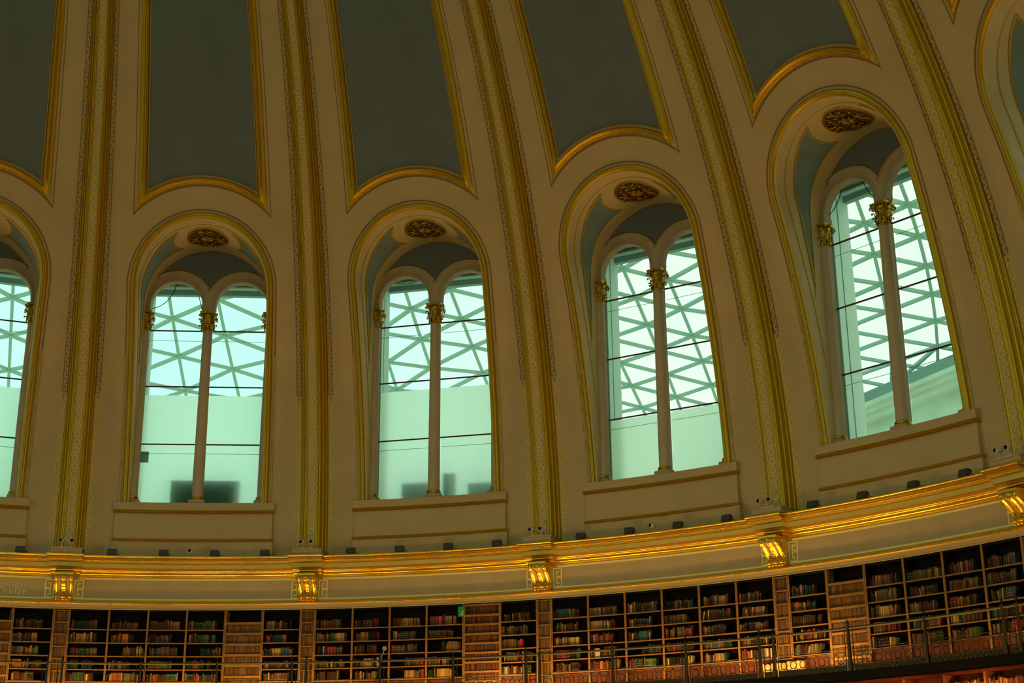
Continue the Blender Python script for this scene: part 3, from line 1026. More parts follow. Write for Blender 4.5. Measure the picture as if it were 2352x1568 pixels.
# =============================================================== brackets
def bracket_parts():
    # front outline w (radius) against z, S curve; local frame at rib azimuth
    tab = [(8.12, 20.98), (8.06, 20.93), (7.99, 20.935), (7.94, 20.98), (7.88, 21.07), (7.80, 21.16), (7.72, 21.24), (7.66, 21.30), (7.62, 21.32),
           (7.585, 21.29), (7.56, 21.25), (7.53, 21.235), (7.50, 21.26), (7.485, 21.32)]
    def smooth(tab, n=40):
        out = []
        for i in range(n + 1):
            x = i / n * (len(tab) - 1); j = min(int(x), len(tab) - 2); t = x - j
            p0, p1, p2, p3 = tab[max(j - 1, 0)], tab[j], tab[j + 1], tab[min(j + 2, len(tab) - 1)]
            out.append(tuple(0.5 * (2 * p1[q] + (p2[q] - p0[q]) * t + (2 * p0[q] - 5 * p1[q] + 4 * p2[q] - p3[q]) * t * t + (3 * p1[q] - p0[q] - 3 * p2[q] + p3[q]) * t ** 3) for q in (0, 1)))
        return out
    sm = smooth(tab)
    b = MB()
    cols = [(-0.235, 0.0), (-0.225, -0.02), (-0.19, -0.035), (-0.155, -0.02), (-0.145, 0.01), (-0.085, 0.012), (-0.075, -0.012), (-0.045, -0.035), (0, -0.045),
            (0.045, -0.035), (0.075, -0.012), (0.085, 0.012), (0.145, 0.01), (0.155, -0.02), (0.19, -0.035), (0.225, -0.02), (0.235, 0.0)]
    cm = ['gold_c', 'gold_c', 'gold_c', 'gold_c', 'frieze', 'gold_c', 'gold_c', 'gold_c', 'gold_c', 'gold_c', 'gold_c', 'frieze', 'gold_c', 'gold_c', 'gold_c', 'gold_c']
    b.grid([[(x * (1.0 if z > 7.7 else 0.93), w + d, z) for z, w in sm] for x, d in cols], cm)
    for sg in (-1, 1):
        x = sg * 0.233
        rows = [[(x * (1.0 if z > 7.7 else 0.93), w, z), (x * (1.0 if z > 7.7 else 0.93), 21.51, z)] for z, w in sm]
        b.grid(rows, 'goldpaint', False)
    b.bbox(-0.25, 0.25, 20.93, 21.51, 8.10, 8.15, 'gold_c')
    body = b.mesh('scroll_body')
    vols = []
    for sg in (-1, 1):
        v = MB()
        for cw, cz, q0, turns in ((21.14, 8.00, 0.13, 2.2), (21.36, 7.57, 0.075, 1.8)):
            pts = []
            for i in range(40):
                t = i / 39
                th = pi * 0.9 + sg * 0 + turns * 2 * pi * t
                q = q0 * (1 - 0.9 * t)
                pts.append((sg * 0.24, cw + q * cos(th), cz + q * sin(th)))
            v.tube(pts, 0.013, 'gold_c', 6)
        v.tube([(sg * 0.24, w + 0.02, z) for z, w in sm], 0.012, 'gold_c', 6)
        vols.append(v.mesh('volute'))
    a = MB()      # acanthus leaf down the middle with curled lobes
    for i in range(9):
        z, w = sm[4 + i * 3]
        for sg in (-1, 1):
            a.tube([(0, w - 0.05, z), (sg * 0.03, w - 0.065, z + 0.012), (sg * 0.058, w - 0.05, z - 0.008)], [0.012, 0.011, 0.005], 'gold_c', 5)
    a.tube([(0, w - 0.052, z) for z, w in sm[2:34]], 0.01, 'gold_c', 6)
    ac = a.mesh('acanthus_leaf')
    f = MB()      # leafy foot
    for i in range(5):
        x = -0.18 + 0.09 * i
        f.lathe([(0.004, 7.435), (0.03, 7.445), (0.042, 7.47), (0.035, 7.495), (0.01, 7.51)], 'gold_c', 10, c=(x, 21.28))
        f.tube([(x, 21.27, 7.50), (x * 1.06, 21.235, 7.47), (x * 1.1, 21.25, 7.44)], [0.02, 0.018, 0.006], 'gold_c', 6)
    f.bbox(-0.21, 0.21, 21.30, 21.51, 7.455, 7.50, 'gold_c')
    return body, vols, ac, f.mesh('foot')
BB, BV, BA, BF = bracket_parts()
BR_LABEL = {0: 'gilded scroll bracket on the frieze beside the painted word Centre',
            1: 'gilded scroll bracket nearest the green exit sign on its west side',
            2: 'gilded scroll bracket between third and fourth windows, nearest past the exit sign',
            3: 'gilded scroll bracket between the fourth and fifth windows',
            4: 'gilded scroll bracket beyond the fifth window, cut by the picture edge'}
BR_LABEL[1] = 'gilded scroll bracket under the rib between the second and third windows'
BR_LABEL[2] = 'gilded scroll bracket under the rib between the third and fourth windows'
for k in range(0, 5):
    e = empty('scroll_bracket', loc=P(18 * k + 9, 21.5, 7.44), rz=rz(18 * k + 9))
    tag(e, BR_LABEL[k], 'bracket', 'gilded scroll brackets under the cornice')
    for nm, me in (('scroll_body', BB), ('volute', BV[0]), ('volute', BV[1]), ('acanthus_leaf', BA), ('foot', BF)):
        inst(nm, me, e, (0, -21.5, -7.44))

# =============================================================== lettering on the frieze
def lettering():
    b = MB()
    H = 0.18
    strokes = {   # list of (points, widths) in letter units, x-height 0.66
        'C': [([(0.72, 0.78), (0.62, 0.93), (0.40, 0.99), (0.16, 0.85), (0.06, 0.5), (0.16, 0.15), (0.40, 0.01), (0.62, 0.06), (0.74, 0.22)], [.05, .05, .05, .12, .17, .12, .05, .05, .05]),
              ([(0.72, 0.70), (0.72, 0.99)], [.05, .05])],
        'e': [([(0.06, 0.36), (0.46, 0.36)], [.05, .05]), ([(0.46, 0.36), (0.44, 0.55), (0.28, 0.65), (0.12, 0.52), (0.06, 0.32), (0.13, 0.1), (0.30, 0.01), (0.48, 0.13)], [.08, .07, .05, .09, .13, .09, .05, .04])],
        'n': [([(0.0, 0.62), (0.14, 0.64), (0.14, 0.0)], [.04, .12, .12]), ([(0.03, 0.01), (0.25, 0.01)], [.04, .04]), ([(0.16, 0.5), (0.32, 0.64), (0.45, 0.5), (0.45, 0.0)], [.04, .06, .12, .12]), ([(0.34, 0.01), (0.56, 0.01)], [.04, .04])],
        't': [([(0.15, 0.9), (0.15, 0.1), (0.26, 0.01), (0.36, 0.08)], [.06, .12, .08, .04]), ([(0.0, 0.62), (0.34, 0.62)], [.05, .05])],
        'r': [([(0.0, 0.62), (0.14, 0.64), (0.14, 0.0)], [.04, .12, .12]), ([(0.03, 0.01), (0.27, 0.01)], [.04, .04]), ([(0.16, 0.48), (0.28, 0.63), (0.40, 0.58)], [.04, .06, .12])]}
    adv = {'C': 0.90, 'e': 0.64, 'n': 0.72, 't': 0.50, 'r': 0.56}
    x = 0.0
    tot = sum(adv[c] for c in 'Centre')
    sc = (6.46 - 4.30) * RD(1) * 21.5 / tot
    for ch in 'Centre':
        for pts, wds in strokes[ch]:
            rows = []
            for i, (px, py) in enumerate(pts):
                q0, q1 = pts[max(i - 1, 0)], pts[min(i + 1, len(pts) - 1)]
                d = Vector((q1[0] - q0[0], q1[1] - q0[1], 0)).normalized()
                n = Vector((-d.y, d.x, 0)) * wds[i] / 2
                row = []
                for s_ in (-1, 1):
                    X = (x + px + n.x * s_) * sc; Z = (py + n.y * s_) * H / 0.99
                    a = RD(4.30) + X / 21.5
                    row.append((21.492 * sin(a), 21.492 * cos(a), 7.612 + Z))
                rows.append(row)
            b.grid(rows, 'border', False)
        x += adv[ch]
    o = b.obj('painted_lettering')
    o.rotation_euler.z = rz(0)
    tag(o, 'pale painted word Centre on the frieze', 'lettering')
lettering()

# =============================================================== floodlights and cameras on the cornice
def flood_parts():
    b = MB()
    rot = Matrix.Rotation(RD(-22), 3, 'X')
    b.box((0, 0, 0.11), (0.25, 0.13, 0.16), 'lampgrey', rot)
    head = b.mesh('lamp_head')
    g = MB()
    g.box((0, -0.068, 0.085), (0.22, 0.006, 0.13), 'lampgrey', rot)
    for i in range(6):
        g.box((-0.1 + 0.04 * i, 0.075, 0.135), (0.008, 0.03, 0.13), 'lampgrey', rot)
    face = g.mesh('face')
    k = MB()
    for sg in (-1, 1):
        k.bbox(sg * 0.13, sg * 0.14, -0.02, 0.02, 0.0, 0.13, 'lampbrk')
    k.bbox(-0.14, 0.14, -0.02, 0.02, 0.0, 0.008, 'lampbrk')
    k.tube([(0.13, 0.03, 0.1), (0.19, 0.06, 0.06), (0.22, 0.05, 0.01)], 0.008, 'cable', 5)
    return head, face, k.mesh('bracket')
FH, FF, FB = flood_parts()
WN = {0: 'first', 1: 'second', 2: 'third', 3: 'fourth', 4: 'fifth'}
for k in range(0, 5):
    for i, off in enumerate((-5.7, -1.9, 1.9, 5.7)):
        az = 18 * k + off
        if az < 4 or az > 80: continue
        e = empty('floodlight', P(az, 21.14, 8.655), rz(az))
        tag(e, 'small grey floodlight on the cornice, %s of four below the %s window' % (ORD[i], WN[k]), 'floodlight', 'floodlights along the cornice')
        inst('lamp_head', FH, e); inst('face', FF, e); inst('bracket', FB, e)
def cam_parts():
    b = MB()
    rows = []
    prof = [(0.004, -0.075), (0.042, -0.075), (0.055, -0.06), (0.058, -0.02), (0.05, 0.03), (0.03, 0.06), (0.004, 0.065)]
    for r, y in prof:
        rows.append([(r * cos(2 * pi * j / 16), y, 0.13 + r * sin(2 * pi * j / 16)) for j in range(16)])
    b.grid(rows, 'white', True, close_u=True)
    body = b.mesh('camera_body')
    l = MB()
    rows = [[(r * cos(2 * pi * j / 16), y, 0.13 + r * sin(2 * pi * j / 16)) for j in range(16)] for r, y in ((0.036, -0.07), (0.036, -0.082), (0.024, -0.09), (0.003, -0.093))]
    l.grid(rows, 'black', True, close_u=True)
    s = MB()
    s.tube([(0, 0.02, 0), (0, 0.02, 0.09)], 0.012, 'white', 8)
    s.lathe([(0.03, 0.0), (0.03, 0.012), (0.012, 0.015)], 'white', 12, c=(0, 0.02))
    return body, l.mesh('lens'), s.mesh('stand')
CB, CL, CS = cam_parts()
def security_cam(az, r, z, turn, label):
    e = empty('security_camera', P(az, r, z), rz(az) + RD(turn))
    e.scale = (1.3, 1.3, 1.25)
    tag(e, label, 'camera', 'small security cameras above the cornice')
    inst('camera_body', CB, e); inst('lens', CL, e); inst('stand', CS, e)
for k in range(0, 5):
    az = 18 * k + 9
    b = MB(); b.bbox(-0.21, 0.21, -0.05, 0.10, 0, 0.022, 'white'); b.bbox(-0.19, -0.15, -0.03, 0.03, 0.02, 0.03, 'white')
    o = b.obj('mounting_plate'); o.location = P(az, 21.02, 8.845); o.rotation_euler.z = rz(az)
    tag(o, 'white mounting plate for two cameras above the %s gilded bracket' % ORD[k], 'plate', 'mounting plates above the brackets')
    for i, (off, tr) in enumerate(((-0.36, -20), (0.33, 6))):
        security_cam(az + off, 20.99, 8.868, tr, 'white security camera, %s of the pair above the %s gilded bracket' % (ORD[i], ORD[k]))
security_cam(18.05, 21.05, 8.655, 4, 'single security camera on the cornice under the second window')
security_cam(54.1, 21.05, 8.655, -25, 'single security camera on the cornice under the fourth window')

# =============================================================== bookcases
CW = 16.9 / 6
SH = [6.70, 6.34, 5.98, 5.62, 5.29]
ZTOP, ZFL = 7.225, 4.74
def arcbox(b, a0, a1, r0, r1, z0, z1, m, n=2):
    """box following the wall: azimuth a0..a1, radii r0..r1"""
    rows = []
    for r, z in ((r0, z0), (r1, z0), (r1, z1), (r0, z1), (r0, z0)):
        rows.append([(r * sin(RD(a0 + (a1 - a0) * i / n)), r * cos(RD(a0 + (a1 - a0) * i / n)), z) for i in range(n + 1)])
    b.grid(rows, m, False)
    for e in (0, -1):
        b.poly([q[e] for q in rows[:4]], m)
T = 0.055    # half thickness of an upright, degrees
def mk(fn, name):
    b = MB(); fn(b); return b.mesh(name)
H2 = CW / 2
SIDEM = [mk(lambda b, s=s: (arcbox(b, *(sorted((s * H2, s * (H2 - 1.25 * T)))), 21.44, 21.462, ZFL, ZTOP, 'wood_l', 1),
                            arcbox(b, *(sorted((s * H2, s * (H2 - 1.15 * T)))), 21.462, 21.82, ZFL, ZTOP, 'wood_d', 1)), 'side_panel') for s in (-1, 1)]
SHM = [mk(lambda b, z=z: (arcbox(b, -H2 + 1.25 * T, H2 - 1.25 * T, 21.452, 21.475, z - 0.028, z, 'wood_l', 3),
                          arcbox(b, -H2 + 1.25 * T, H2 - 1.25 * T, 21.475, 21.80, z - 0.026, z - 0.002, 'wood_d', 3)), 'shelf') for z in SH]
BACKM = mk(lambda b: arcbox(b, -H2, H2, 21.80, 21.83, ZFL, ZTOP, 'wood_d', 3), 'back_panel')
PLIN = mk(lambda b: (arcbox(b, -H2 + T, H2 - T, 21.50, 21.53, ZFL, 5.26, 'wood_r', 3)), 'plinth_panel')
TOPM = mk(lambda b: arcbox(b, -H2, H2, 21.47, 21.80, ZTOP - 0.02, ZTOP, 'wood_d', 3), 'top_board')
PALM = mk(lambda b: (arcbox(b, -H2 + T + .1, H2 - T - .9, 21.44, 21.49, ZFL, 5.10, 'plaster_l', 3)), 'pale_box')

def false_door(a0, a1, rows_z, rail, m, open_top=False):
    """hidden door dressed with rows of false spines"""
    e = []
    fb = MB()
    t = 0.10
    arcbox(fb, a0 + 0.02, a0 + t, 21.435, 21.60, ZFL, ZTOP - .005, 'wood_l', 1)
    arcbox(fb, a1 - t, a1 - 0.02, 21.435, 21.60, ZFL, ZTOP - .005, 'wood_l', 1)
    arcbox(fb, a0, a1, 21.56, 21.60, ZFL, rows_z[0], 'wood', 2)
    if open_top:
        arcbox(fb, a0, a1, 21.80, 21.83, rows_z[0], ZTOP, 'wood_d', 2)
        for q0, q1 in ((a0 + t, a0 + t + 0.16), (a1 - t - .16, a1 - t)):
            arcbox(fb, q0, q1, 21.60, 21.64, rows_z[0], ZTOP - .005, 'wood', 1)
    frame = fb.mesh('door_frame')
    rb, sb = MB(), MB()
    rnd = random.Random(int((a1 - a0) * 100) + len(rows_z))
    for i in range(len(rows_z) - 1):
        zt, zb = rows_z[i], rows_z[i + 1]
        arcbox(rb, a0 + t, a1 - t, 21.45, 21.57, zt - rail, zt, 'wood_l', 2)
        a = a0 + t + 0.01
        while a < a1 - t - 0.05:
            w = rnd.uniform(0.075, 0.115)
            w = min(w, a1 - t - a)
            h = (zt - rail - zb) * rnd.uniform(0.90, 0.99)
            arcbox(sb, a, a + w * 0.9, 21.475 + rnd.uniform(0, 0.012), 21.57, zb, zb + h, m, 1)
            a += w
    arcbox(rb, a0 + t, a1 - t, 21.45, 21.57, rows_z[-1] - rail, rows_z[-1], 'wood_l', 2)
    return frame, rb.mesh('rail'), sb.mesh('false_spines')
def zrows(top, pitch, bot=4.80):
    out = [top]
    while out[-1] - pitch > bot: out.append(out[-1] - pitch)
    return out
NARROW = false_door(-0.55, 0.55, zrows(7.21, 0.325), 0.035, 'spines')
DOOR_A = false_door(-H2, H2, zrows(6.90, 0.29), 0.06, 'spines', True)
DOOR_B = false_door(-H2, H2, zrows(7.21, 0.30)[:1] + zrows(6.93, 0.25), 0.05, 'spines_r')
def door_obj(az, parts, label, name='false_book_door', cat='false door'):
    e = empty(name, P(az, 21.5, ZFL), rz(az))
    tag(e, label, cat)
    for nm, me in zip(('door_frame', 'rail', 'false_spines'), parts):
        inst(nm, me, e, (0, -21.5, -ZFL))
    return e

LAYOUT = {0: 'SSSSDS', 1: 'SSSSDS', 2: 'SSSSES', 3: 'SSSSSS', 4: 'SDSSSS', 5: 'SSSSSS'}
BK_AFTER = {}
cases = []      # (azimuth, phrase)
for k in range(0, 6):
    for i, ty in enumerate(LAYOUT[k]):
        az = 18 * k - 8.45 + CW * (i + 0.5)
        if az < 1.5 or az > 84: continue
        if k == 0: ph = 'last bookcase before the first gilded bracket' if i == 5 else 'bookcase west of the first bracket'
        else: ph = '%s bookcase after the %s bracket' % (ORD[i], ORD[k - 1])
        if ty in 'DE':
            lab = {0: 'brown jib door of false book spines at the west edge, by the first bracket',
                   1: 'brown jib door of false books with an open dark top, before the second bracket',
                   2: 'jib door of red and dark false books beside the exit sign',
                   4: 'brown jib door of false books after the fourth gilded bracket'}[k]
            door_obj(az, DOOR_B if ty == 'E' else DOOR_A, lab)
            continue
        e = empty('bookcase', P(az, 21.5, ZFL), rz(az))
        tag(e, 'tall open wooden bookcase with five shelves, ' + ph.replace(' bookcase', ''), 'bookcase', 'open bookcases along the gallery')
        L = (0, -21.5, -ZFL)
        inst('back_panel', BACKM, e, L)
        for me in SIDEM: inst('side_panel', me, e, L)
        for me in SHM: inst('shelf', me, e, L)
        inst('plinth_panel', PLIN, e, L); inst('top_board', TOPM, e, L)
        cases.append((az, ph))
for k in range(0, 5):
    door_obj(18 * k + 9, NARROW, 'narrow brown pilaster of false book spines under the %s gilded bracket' % ORD[k], 'false_book_pilaster', 'pilaster')

# ---- books
PAL = {'dark brown': (0.055, 0.028, 0.012), 'brown': (0.13, 0.062, 0.022), 'tan': (0.33, 0.19, 0.07), 'ochre': (0.40, 0.26, 0.06),
       'red': (0.34, 0.028, 0.022), 'maroon': (0.13, 0.018, 0.014), 'green': (0.055, 0.115, 0.035), 'dark green': (0.022, 0.045, 0.022),
       'teal': (0.035, 0.13, 0.10), 'cream': (0.58, 0.46, 0.24), 'orange': (0.44, 0.13, 0.035), 'olive': (0.15, 0.13, 0.035),
       'blue grey': (0.07, 0.10, 0.11), 'pink': (0.52, 0.05, 0.07), 'black': (0.016, 0.015, 0.012)}
for n, c in PAL.items():
    c = tuple(0.62 * q for q in c)
    M['bk_' + n] = mat('book_cloth_' + n.replace(' ', '_'), c, 0.5, island=[tuple(q * f for q in c) for f in (0.6, 1.3, 0.85, 1.1, 0.7, 1.5, 1.0)])
M['bk_page'] = mat('book_paper', (0.5, 0.4, 0.25), 0.8)
M['bk_band'] = mat('spine_gilding', (0.5, 0.34, 0.12), 0.5)
names = list(PAL); wts = [20, 22, 10, 7, 4, 7, 6, 12, 2, 3, 3, 10, 4, 0.6, 9]
def book_into(b, t, d, h, col, bands, fn):
    """one bound book: boards, rounded spine, page block. local x thickness, y depth (spine at y=0), z height"""
    m = 'bk_' + col
    i0 = len(b.v)
    # cover wrap outline in plan (C section with rounded spine), extruded in z
    out = [(-t / 2, d), (-t / 2, 0.006), (-t * 0.28, 0.0), (t * 0.28, 0.0), (t / 2, 0.006), (t / 2, d)]
    b.grid([[fn((x, y, 0)) for x, y in out], [fn((x, y, h)) for x, y in out]], m, False)
    q = 0.003
    b.poly([fn((-t / 2, 0.006, h)), fn((t / 2, 0.006, h)), fn((t / 2, d, h - .0)), fn((-t / 2, d, h - .0))], 'bk_page')
    b.poly([fn((-t / 2, .006, h)), fn((-t * .28, 0, h)), fn((t * .28, 0, h)), fn((t / 2, .006, h))], m)
    b.poly([fn((-t / 2, d, 0)), fn((t / 2, d, 0)), fn((t / 2, d, h)), fn((-t / 2, d, h))], 'bk_page')
    if bands:
        for zz in bands:
            b.poly([fn((-t * .29, -0.001, zz * h)), fn((t * .29, -0.001, zz * h)), fn((t * .29, -0.001, zz * h + .006)), fn((-t * .29, -0.001, zz * h + .006))], 'bk_band')
rnd = random.Random(11)
books = []
for az, ph in cases:
    for row in range(5):
        z = SH[row]
        hmax = (ZTOP if row == 0 else SH[row - 1]) - z - 0.05
        base = min(hmax, 0.275) * rnd.uniform(0.78, 0.95)
        x = -0.50 + rnd.choice((0, 0, 0.02, 0.06))
        end = rnd.uniform(0.10, 0.34)
        if rnd.random() < 0.08: x = -0.1; end = 0.42
        n = 0
        ser = None; left = 0
        while x < end:
            if left <= 0:
                col = rnd.choices(names, wts)[0]
                if rnd.random() < 0.16:
                    left = rnd.randint(3, 9); ser = (col, rnd.uniform(0.022, 0.042), base * rnd.uniform(0.9, 1.05), rnd.choice((None, (0.2, 0.8), (0.25, 0.5, 0.75))))
                else:
                    left = 1; ser = (col, rnd.uniform(0.018, 0.052), base * rnd.uniform(0.78, 1.12), rnd.choice((None, None, (0.8,), (0.2, 0.8))))
                lean = rnd.uniform(-12, 14) if rnd.random() < 0.10 else 0
            col, t, h, bands = ser
            h = min(h * rnd.uniform(0.99, 1.01), hmax)
            extra = abs(sin(RD(lean))) * h * 0.12
            books.append([t * h, az, ph, row, n, x + t / 2, z, t, h, col, bands, lean, rnd.uniform(0, 0.02)])
            x += t + 0.0015 + extra
            left -= 1; n += 1
            if rnd.random() < 0.02: x += rnd.uniform(0.02, 0.08)
EXTRA = []
order = sorted(range(len(books)), key=lambda i: -books[i][0] * (1.0 if books[i][3] < 4 else 0.8))
single = set(order[:296])
def book_frame(bk):
    _, az, ph, row, n, x, z, t, h, col, bands, lean, dy = bk
    R_ = 21.485 + dy
    a = RD(PH0 + az) + x / R_
    loc = Vector((R_ * sin(a), R_ * cos(a), z))
    return loc, -a, RD(lean)
stuff = MB()
for i, bk in enumerate(books):
    _, az, ph, row, n, x, z, t, h, col, bands, lean, dy = bk
    loc, rot, ln = book_frame(bk)
    if i in single:
        b = MB(); book_into(b, t, 0.19, h, col, bands, lambda p: p)
        o = b.obj('book')
        o.location = loc + Vector((0, 0, abs(sin(ln)) * t / 2)); o.rotation_euler = (0, ln, rot)
        size = 'tall' if h > 0.275 else ('thick' if t > 0.045 else '')
        lab = ('%s %s book, %s along the %s shelf, %s' % (size, col, ordn(n), ORD[row], ph)).strip()
        tag(o, lab, 'book', 'books on the gallery bookcases')
    else:
        mtx = Matrix.Translation(loc + Vector((0, 0, abs(sin(ln)) * t / 2))) @ Matrix.Rotation(rot, 4, 'Z') @ Matrix.Rotation(ln, 4, 'Y')
        book_into(stuff, t, 0.19, h, col, bands if t > .03 else None, lambda p, mtx=mtx: tuple(mtx @ Vector(p)))
o = stuff.obj('book_rows')
tag(o, 'rows of smaller mixed books filling the gallery bookcases', 'books', kind='stuff')

# the two pale boxes standing against the wall foot on the gallery
def pale_box(az, w, h, label):
    b = MB()
    arcbox(b, -w, w, 21.30, 21.42, 0, h, 'ochrebox', 2)
    arcbox(b, -w + .05, w - .05, 21.29, 21.30, 0.04, h - .04, 'ochrebox', 2)
    o = b.obj('storage_box'); o.location = (0, 0, ZFL); o.rotation_euler.z = rz(az)
    tag(o, label, 'box')
M['ochrebox'] = mat('buff_card', (0.40, 0.24, 0.07), 0.7)
pale_box(62.3, 0.85, 0.40, 'wide buff box on the gallery floor under the fourth gilded bracket')
pale_box(63.9, 0.62, 0.42, 'second buff box on the gallery floor, just past the fourth bracket')
pale_box(49.8, 0.70, 0.20, 'low buff box on the gallery floor, second bookcase after third bracket')

# exit sign
def exit_sign():
    e = empty('exit_sign', P(38.8, 21.36, 6.88), rz(38.8))
    tag(e, 'green emergency exit sign with a white running figure beside the jib door', 'sign')
    b = MB(); b.bbox(-0.115, 0.06, -0.02, 0.02, 0, 0.27, 'green'); b.obj('sign_panel', e)
    w = MB()
    y = -0.023
    w.lathe([(0.003, 0.135), (0.014, 0.14), (0.016, 0.15), (0.01, 0.163), (0.003, 0.166)], 'white', 10, c=(0.028, y))
    for a, c, r in (((0.018, 0.13), (0.0, 0.085), 0.012), ((0.0, 0.085), (0.03, 0.055), 0.009), ((0.03, 0.055), (0.02, 0.02), 0.008),
                    ((0.0, 0.085), (-0.025, 0.05), 0.009), ((-0.025, 0.05), (-0.05, 0.045), 0.008), ((0.015, 0.12), (0.045, 0.10), 0.006), ((0.012, 0.12), (-0.025, 0.115), 0.006)):
        w.tube([(a[0], y, a[1]), (c[0], y, c[1])], r, 'white', 6)
    w.obj('running_figure', e)
    g = MB(); g.tube([(0.0, 0.0, 0.26), (0.0, 0.0, 0.32), (0.0, 0.1, 0.32)], 0.008, 'lampgrey', 6); g.obj('hanger', e)
exit_sign()

# =============================================================== gallery
def gallery():
    for k in range(0, 6):
        b = MB()
        arcbox(b, -9, 9, 20.50, 21.82, 4.66, 4.74, 'slab', 18)
        arcbox(b, -9, 9, 20.46, 20.56, 4.56, 4.73, 'slab', 18)
        arcbox(b, -9, 9, 20.50, 20.54, 4.50, 4.56, 'wood_d', 18)
        o = b.obj('gallery_floor'); o.rotation_euler.z = rz(18 * k)
        tag(o, 'dark gallery floor slab below the bookcases, under the %s window' % (ORD[k]), 'gallery floor', kind='structure')
gallery()
RR = 20.60
SEC = 5.647
def ringpanel(a0, a1, n):
    """ornamental band of rings and Y struts between two posts"""
    b = MB()
    def q(a, z, dr=0): return ((RR + dr) * sin(RD(a)), (RR + dr) * cos(RD(a)), z)
    st = (a1 - a0) / n
    for i in range(n):
        c = a0 + st * (i + .5)
        rd = 0.082
        b.tube([((RR) * sin(RD(c) + rd * cos(t) / RR), RR * cos(RD(c) + rd * cos(t) / RR), 4.985 + rd * sin(t)) for t in [2 * pi * j / 18 for j in range(18)]], 0.011, 'iron', 6, closed=True)
        for sg in (-1, 1):
            x0 = c + sg * degrees(rd * 0.62 / RR); x1 = c + sg * st / 2
            b.tube([q(x0, 5.045), q(x1, 5.12)], 0.009, 'iron', 5)
            b.tube([q(x0, 4.925), q(x1, 4.865)], 0.009, 'iron', 5)
        if i: b.tube([q(c - st / 2, 5.12), q(c - st / 2, 5.155)], 0.009, 'iron', 5)
    for z, t in ((5.155, 0.011), (5.225, 0.009)):
        b.tube([q(a0 + (a1 - a0) * i / 8, z) for i in range(9)], t, 'iron', 6)
    return b
def kickband(a0, a1, n):
    b = MB()
    arcbox(b, a0, a1, RR - 0.012, RR + 0.012, 4.855, 4.88, 'iron', 8)
    arcbox(b, a0, a1, RR - 0.012, RR + 0.012, 4.725, 4.745, 'iron', 8)
    arcbox(b, a0, a1, RR + 0.004, RR + 0.010, 4.745, 4.855, 'iron', 8)
    st = (a1 - a0) / n
    for i in range(n):
        c0, c1, cm = a0 + st * i, a0 + st * (i + 1), a0 + st * (i + .5)
        for x0, z0, x1, z1 in ((c0, 4.745, cm, 4.855), (cm, 4.855, c1, 4.745)):
            b.bar((( RR - .006) * sin(RD(x0)), (RR - .006) * cos(RD(x0)), z0), ((RR - .006) * sin(RD(x1)), (RR - .006) * cos(RD(x1)), z1), 0.012, 0.018, 'iron')
    return b
def handrail(a0, a1):
    b = MB()
    arcbox(b, a0, a1, RR - 0.03, RR + 0.03, 5.688, 5.716, 'iron', 8)
    arcbox(b, a0, a1, RR - 0.022, RR + 0.022, 5.662, 5.688, 'rail', 8)  # bright strip drawing the highlight below the bar
    return b
def post_mesh():
    b = MB()
    def bx(w0, w1, z0, z1):
        rows = []
        for w, z in ((w0, z0), (w1, z1)):
            rows.append([(-w, RR - w, z), (w, RR - w, z), (w, RR + w, z), (-w, RR + w, z)])
        b.grid(rows, 'iron', False, close_u=True)
        b.poly(rows[0][::-1], 'iron'); b.poly(rows[1], 'iron')
    bx(0.046, 0.046, 4.66, 4.92); bx(0.034, 0.026, 4.92, 5.62); bx(0.036, 0.036, 5.62, 5.66); bx(0.026, 0.036, 5.66, 5.73); bx(0.036, 0.004, 5.73, 5.76)
    return b.mesh('post')
def finial_mesh():
    b = MB()
    b.lathe([(0.005, 5.75), (0.014, 5.76), (0.008, 5.775), (0.028, 5.80), (0.034, 5.825), (0.025, 5.85), (0.008, 5.865), (0.003, 5.885)], 'iron', 12, c=(0, RR))
    return b.mesh('finial')
def baluster_mesh(off):
    b = MB()
    a = RD(off)
    b.tube([(RR * sin(a), RR * cos(a), 4.66), (RR * sin(a), RR * cos(a), 5.69)], 0.011, 'iron', 6)
    return b.mesh('baluster')
POST, FIN, BALM = post_mesh(), finial_mesh(), [baluster_mesh(-0.30), baluster_mesh(0.30)]
hl = SEC / 2 - 0.10
LONG = (ringpanel(-SEC / 2 + .34, SEC / 2 - .34, 7).mesh('ring_panel'), kickband(-SEC / 2 + .3, SEC / 2 - .3, 14).mesh('kick_plate'), handrail(-hl, hl).mesh('handrail'))
SHORT = (ringpanel(-0.26, 0.26, 1).mesh('ring_panel'), kickband(-0.3, 0.3, 1).mesh('kick_plate'), handrail(-0.45, 0.45).mesh('handrail'))
def rail_section(az, parts, label, posts):
    e = empty('gallery_railing', P(az, RR, 4.66), rz(az))
    tag(e, label, 'railing', 'ironwork railing sections along the gallery')
    L = (0, -RR, -4.66)
    for nm, me in zip(('ring_panel', 'kick_plate', 'handrail'), parts): inst(nm, me, e, L)
    for off in posts:
        d = RD(-off)
        # rotate the post about the room axis, expressed in the section's frame
        loc = Vector((RR * sin(RD(off)), RR * cos(RD(off)) - RR, -4.66)) - Matrix.Rotation(d, 3, 'Z') @ Vector((0, RR, 0)) + Vector((0, 0, 0))
        p = inst('post', POST, e, loc, d); inst('finial', FIN, p)
        for me in BALM: inst('baluster', me, e, loc, d)
for k in range(0, 6):
    c = 18 * k + 9
    for i in range(3):
        az = c - 18 + 0.53 + SEC * (i + .5)
        if az < 2 or az > 86: continue
        if k == 0:
            ph = 'section before the first bracket' if i == 2 else 'section at the west edge'
        else: ph = '%s long section after the %s bracket' % (ORD[i], ORD[k - 1])
        rail_section(az, LONG, 'dark ironwork gallery railing with rings, ' + ph, (-SEC / 2,))
    if c < 86:
        rail_section(c, SHORT, 'short ironwork railing section with one ring below the %s bracket' % ORD[k], (-0.53,))

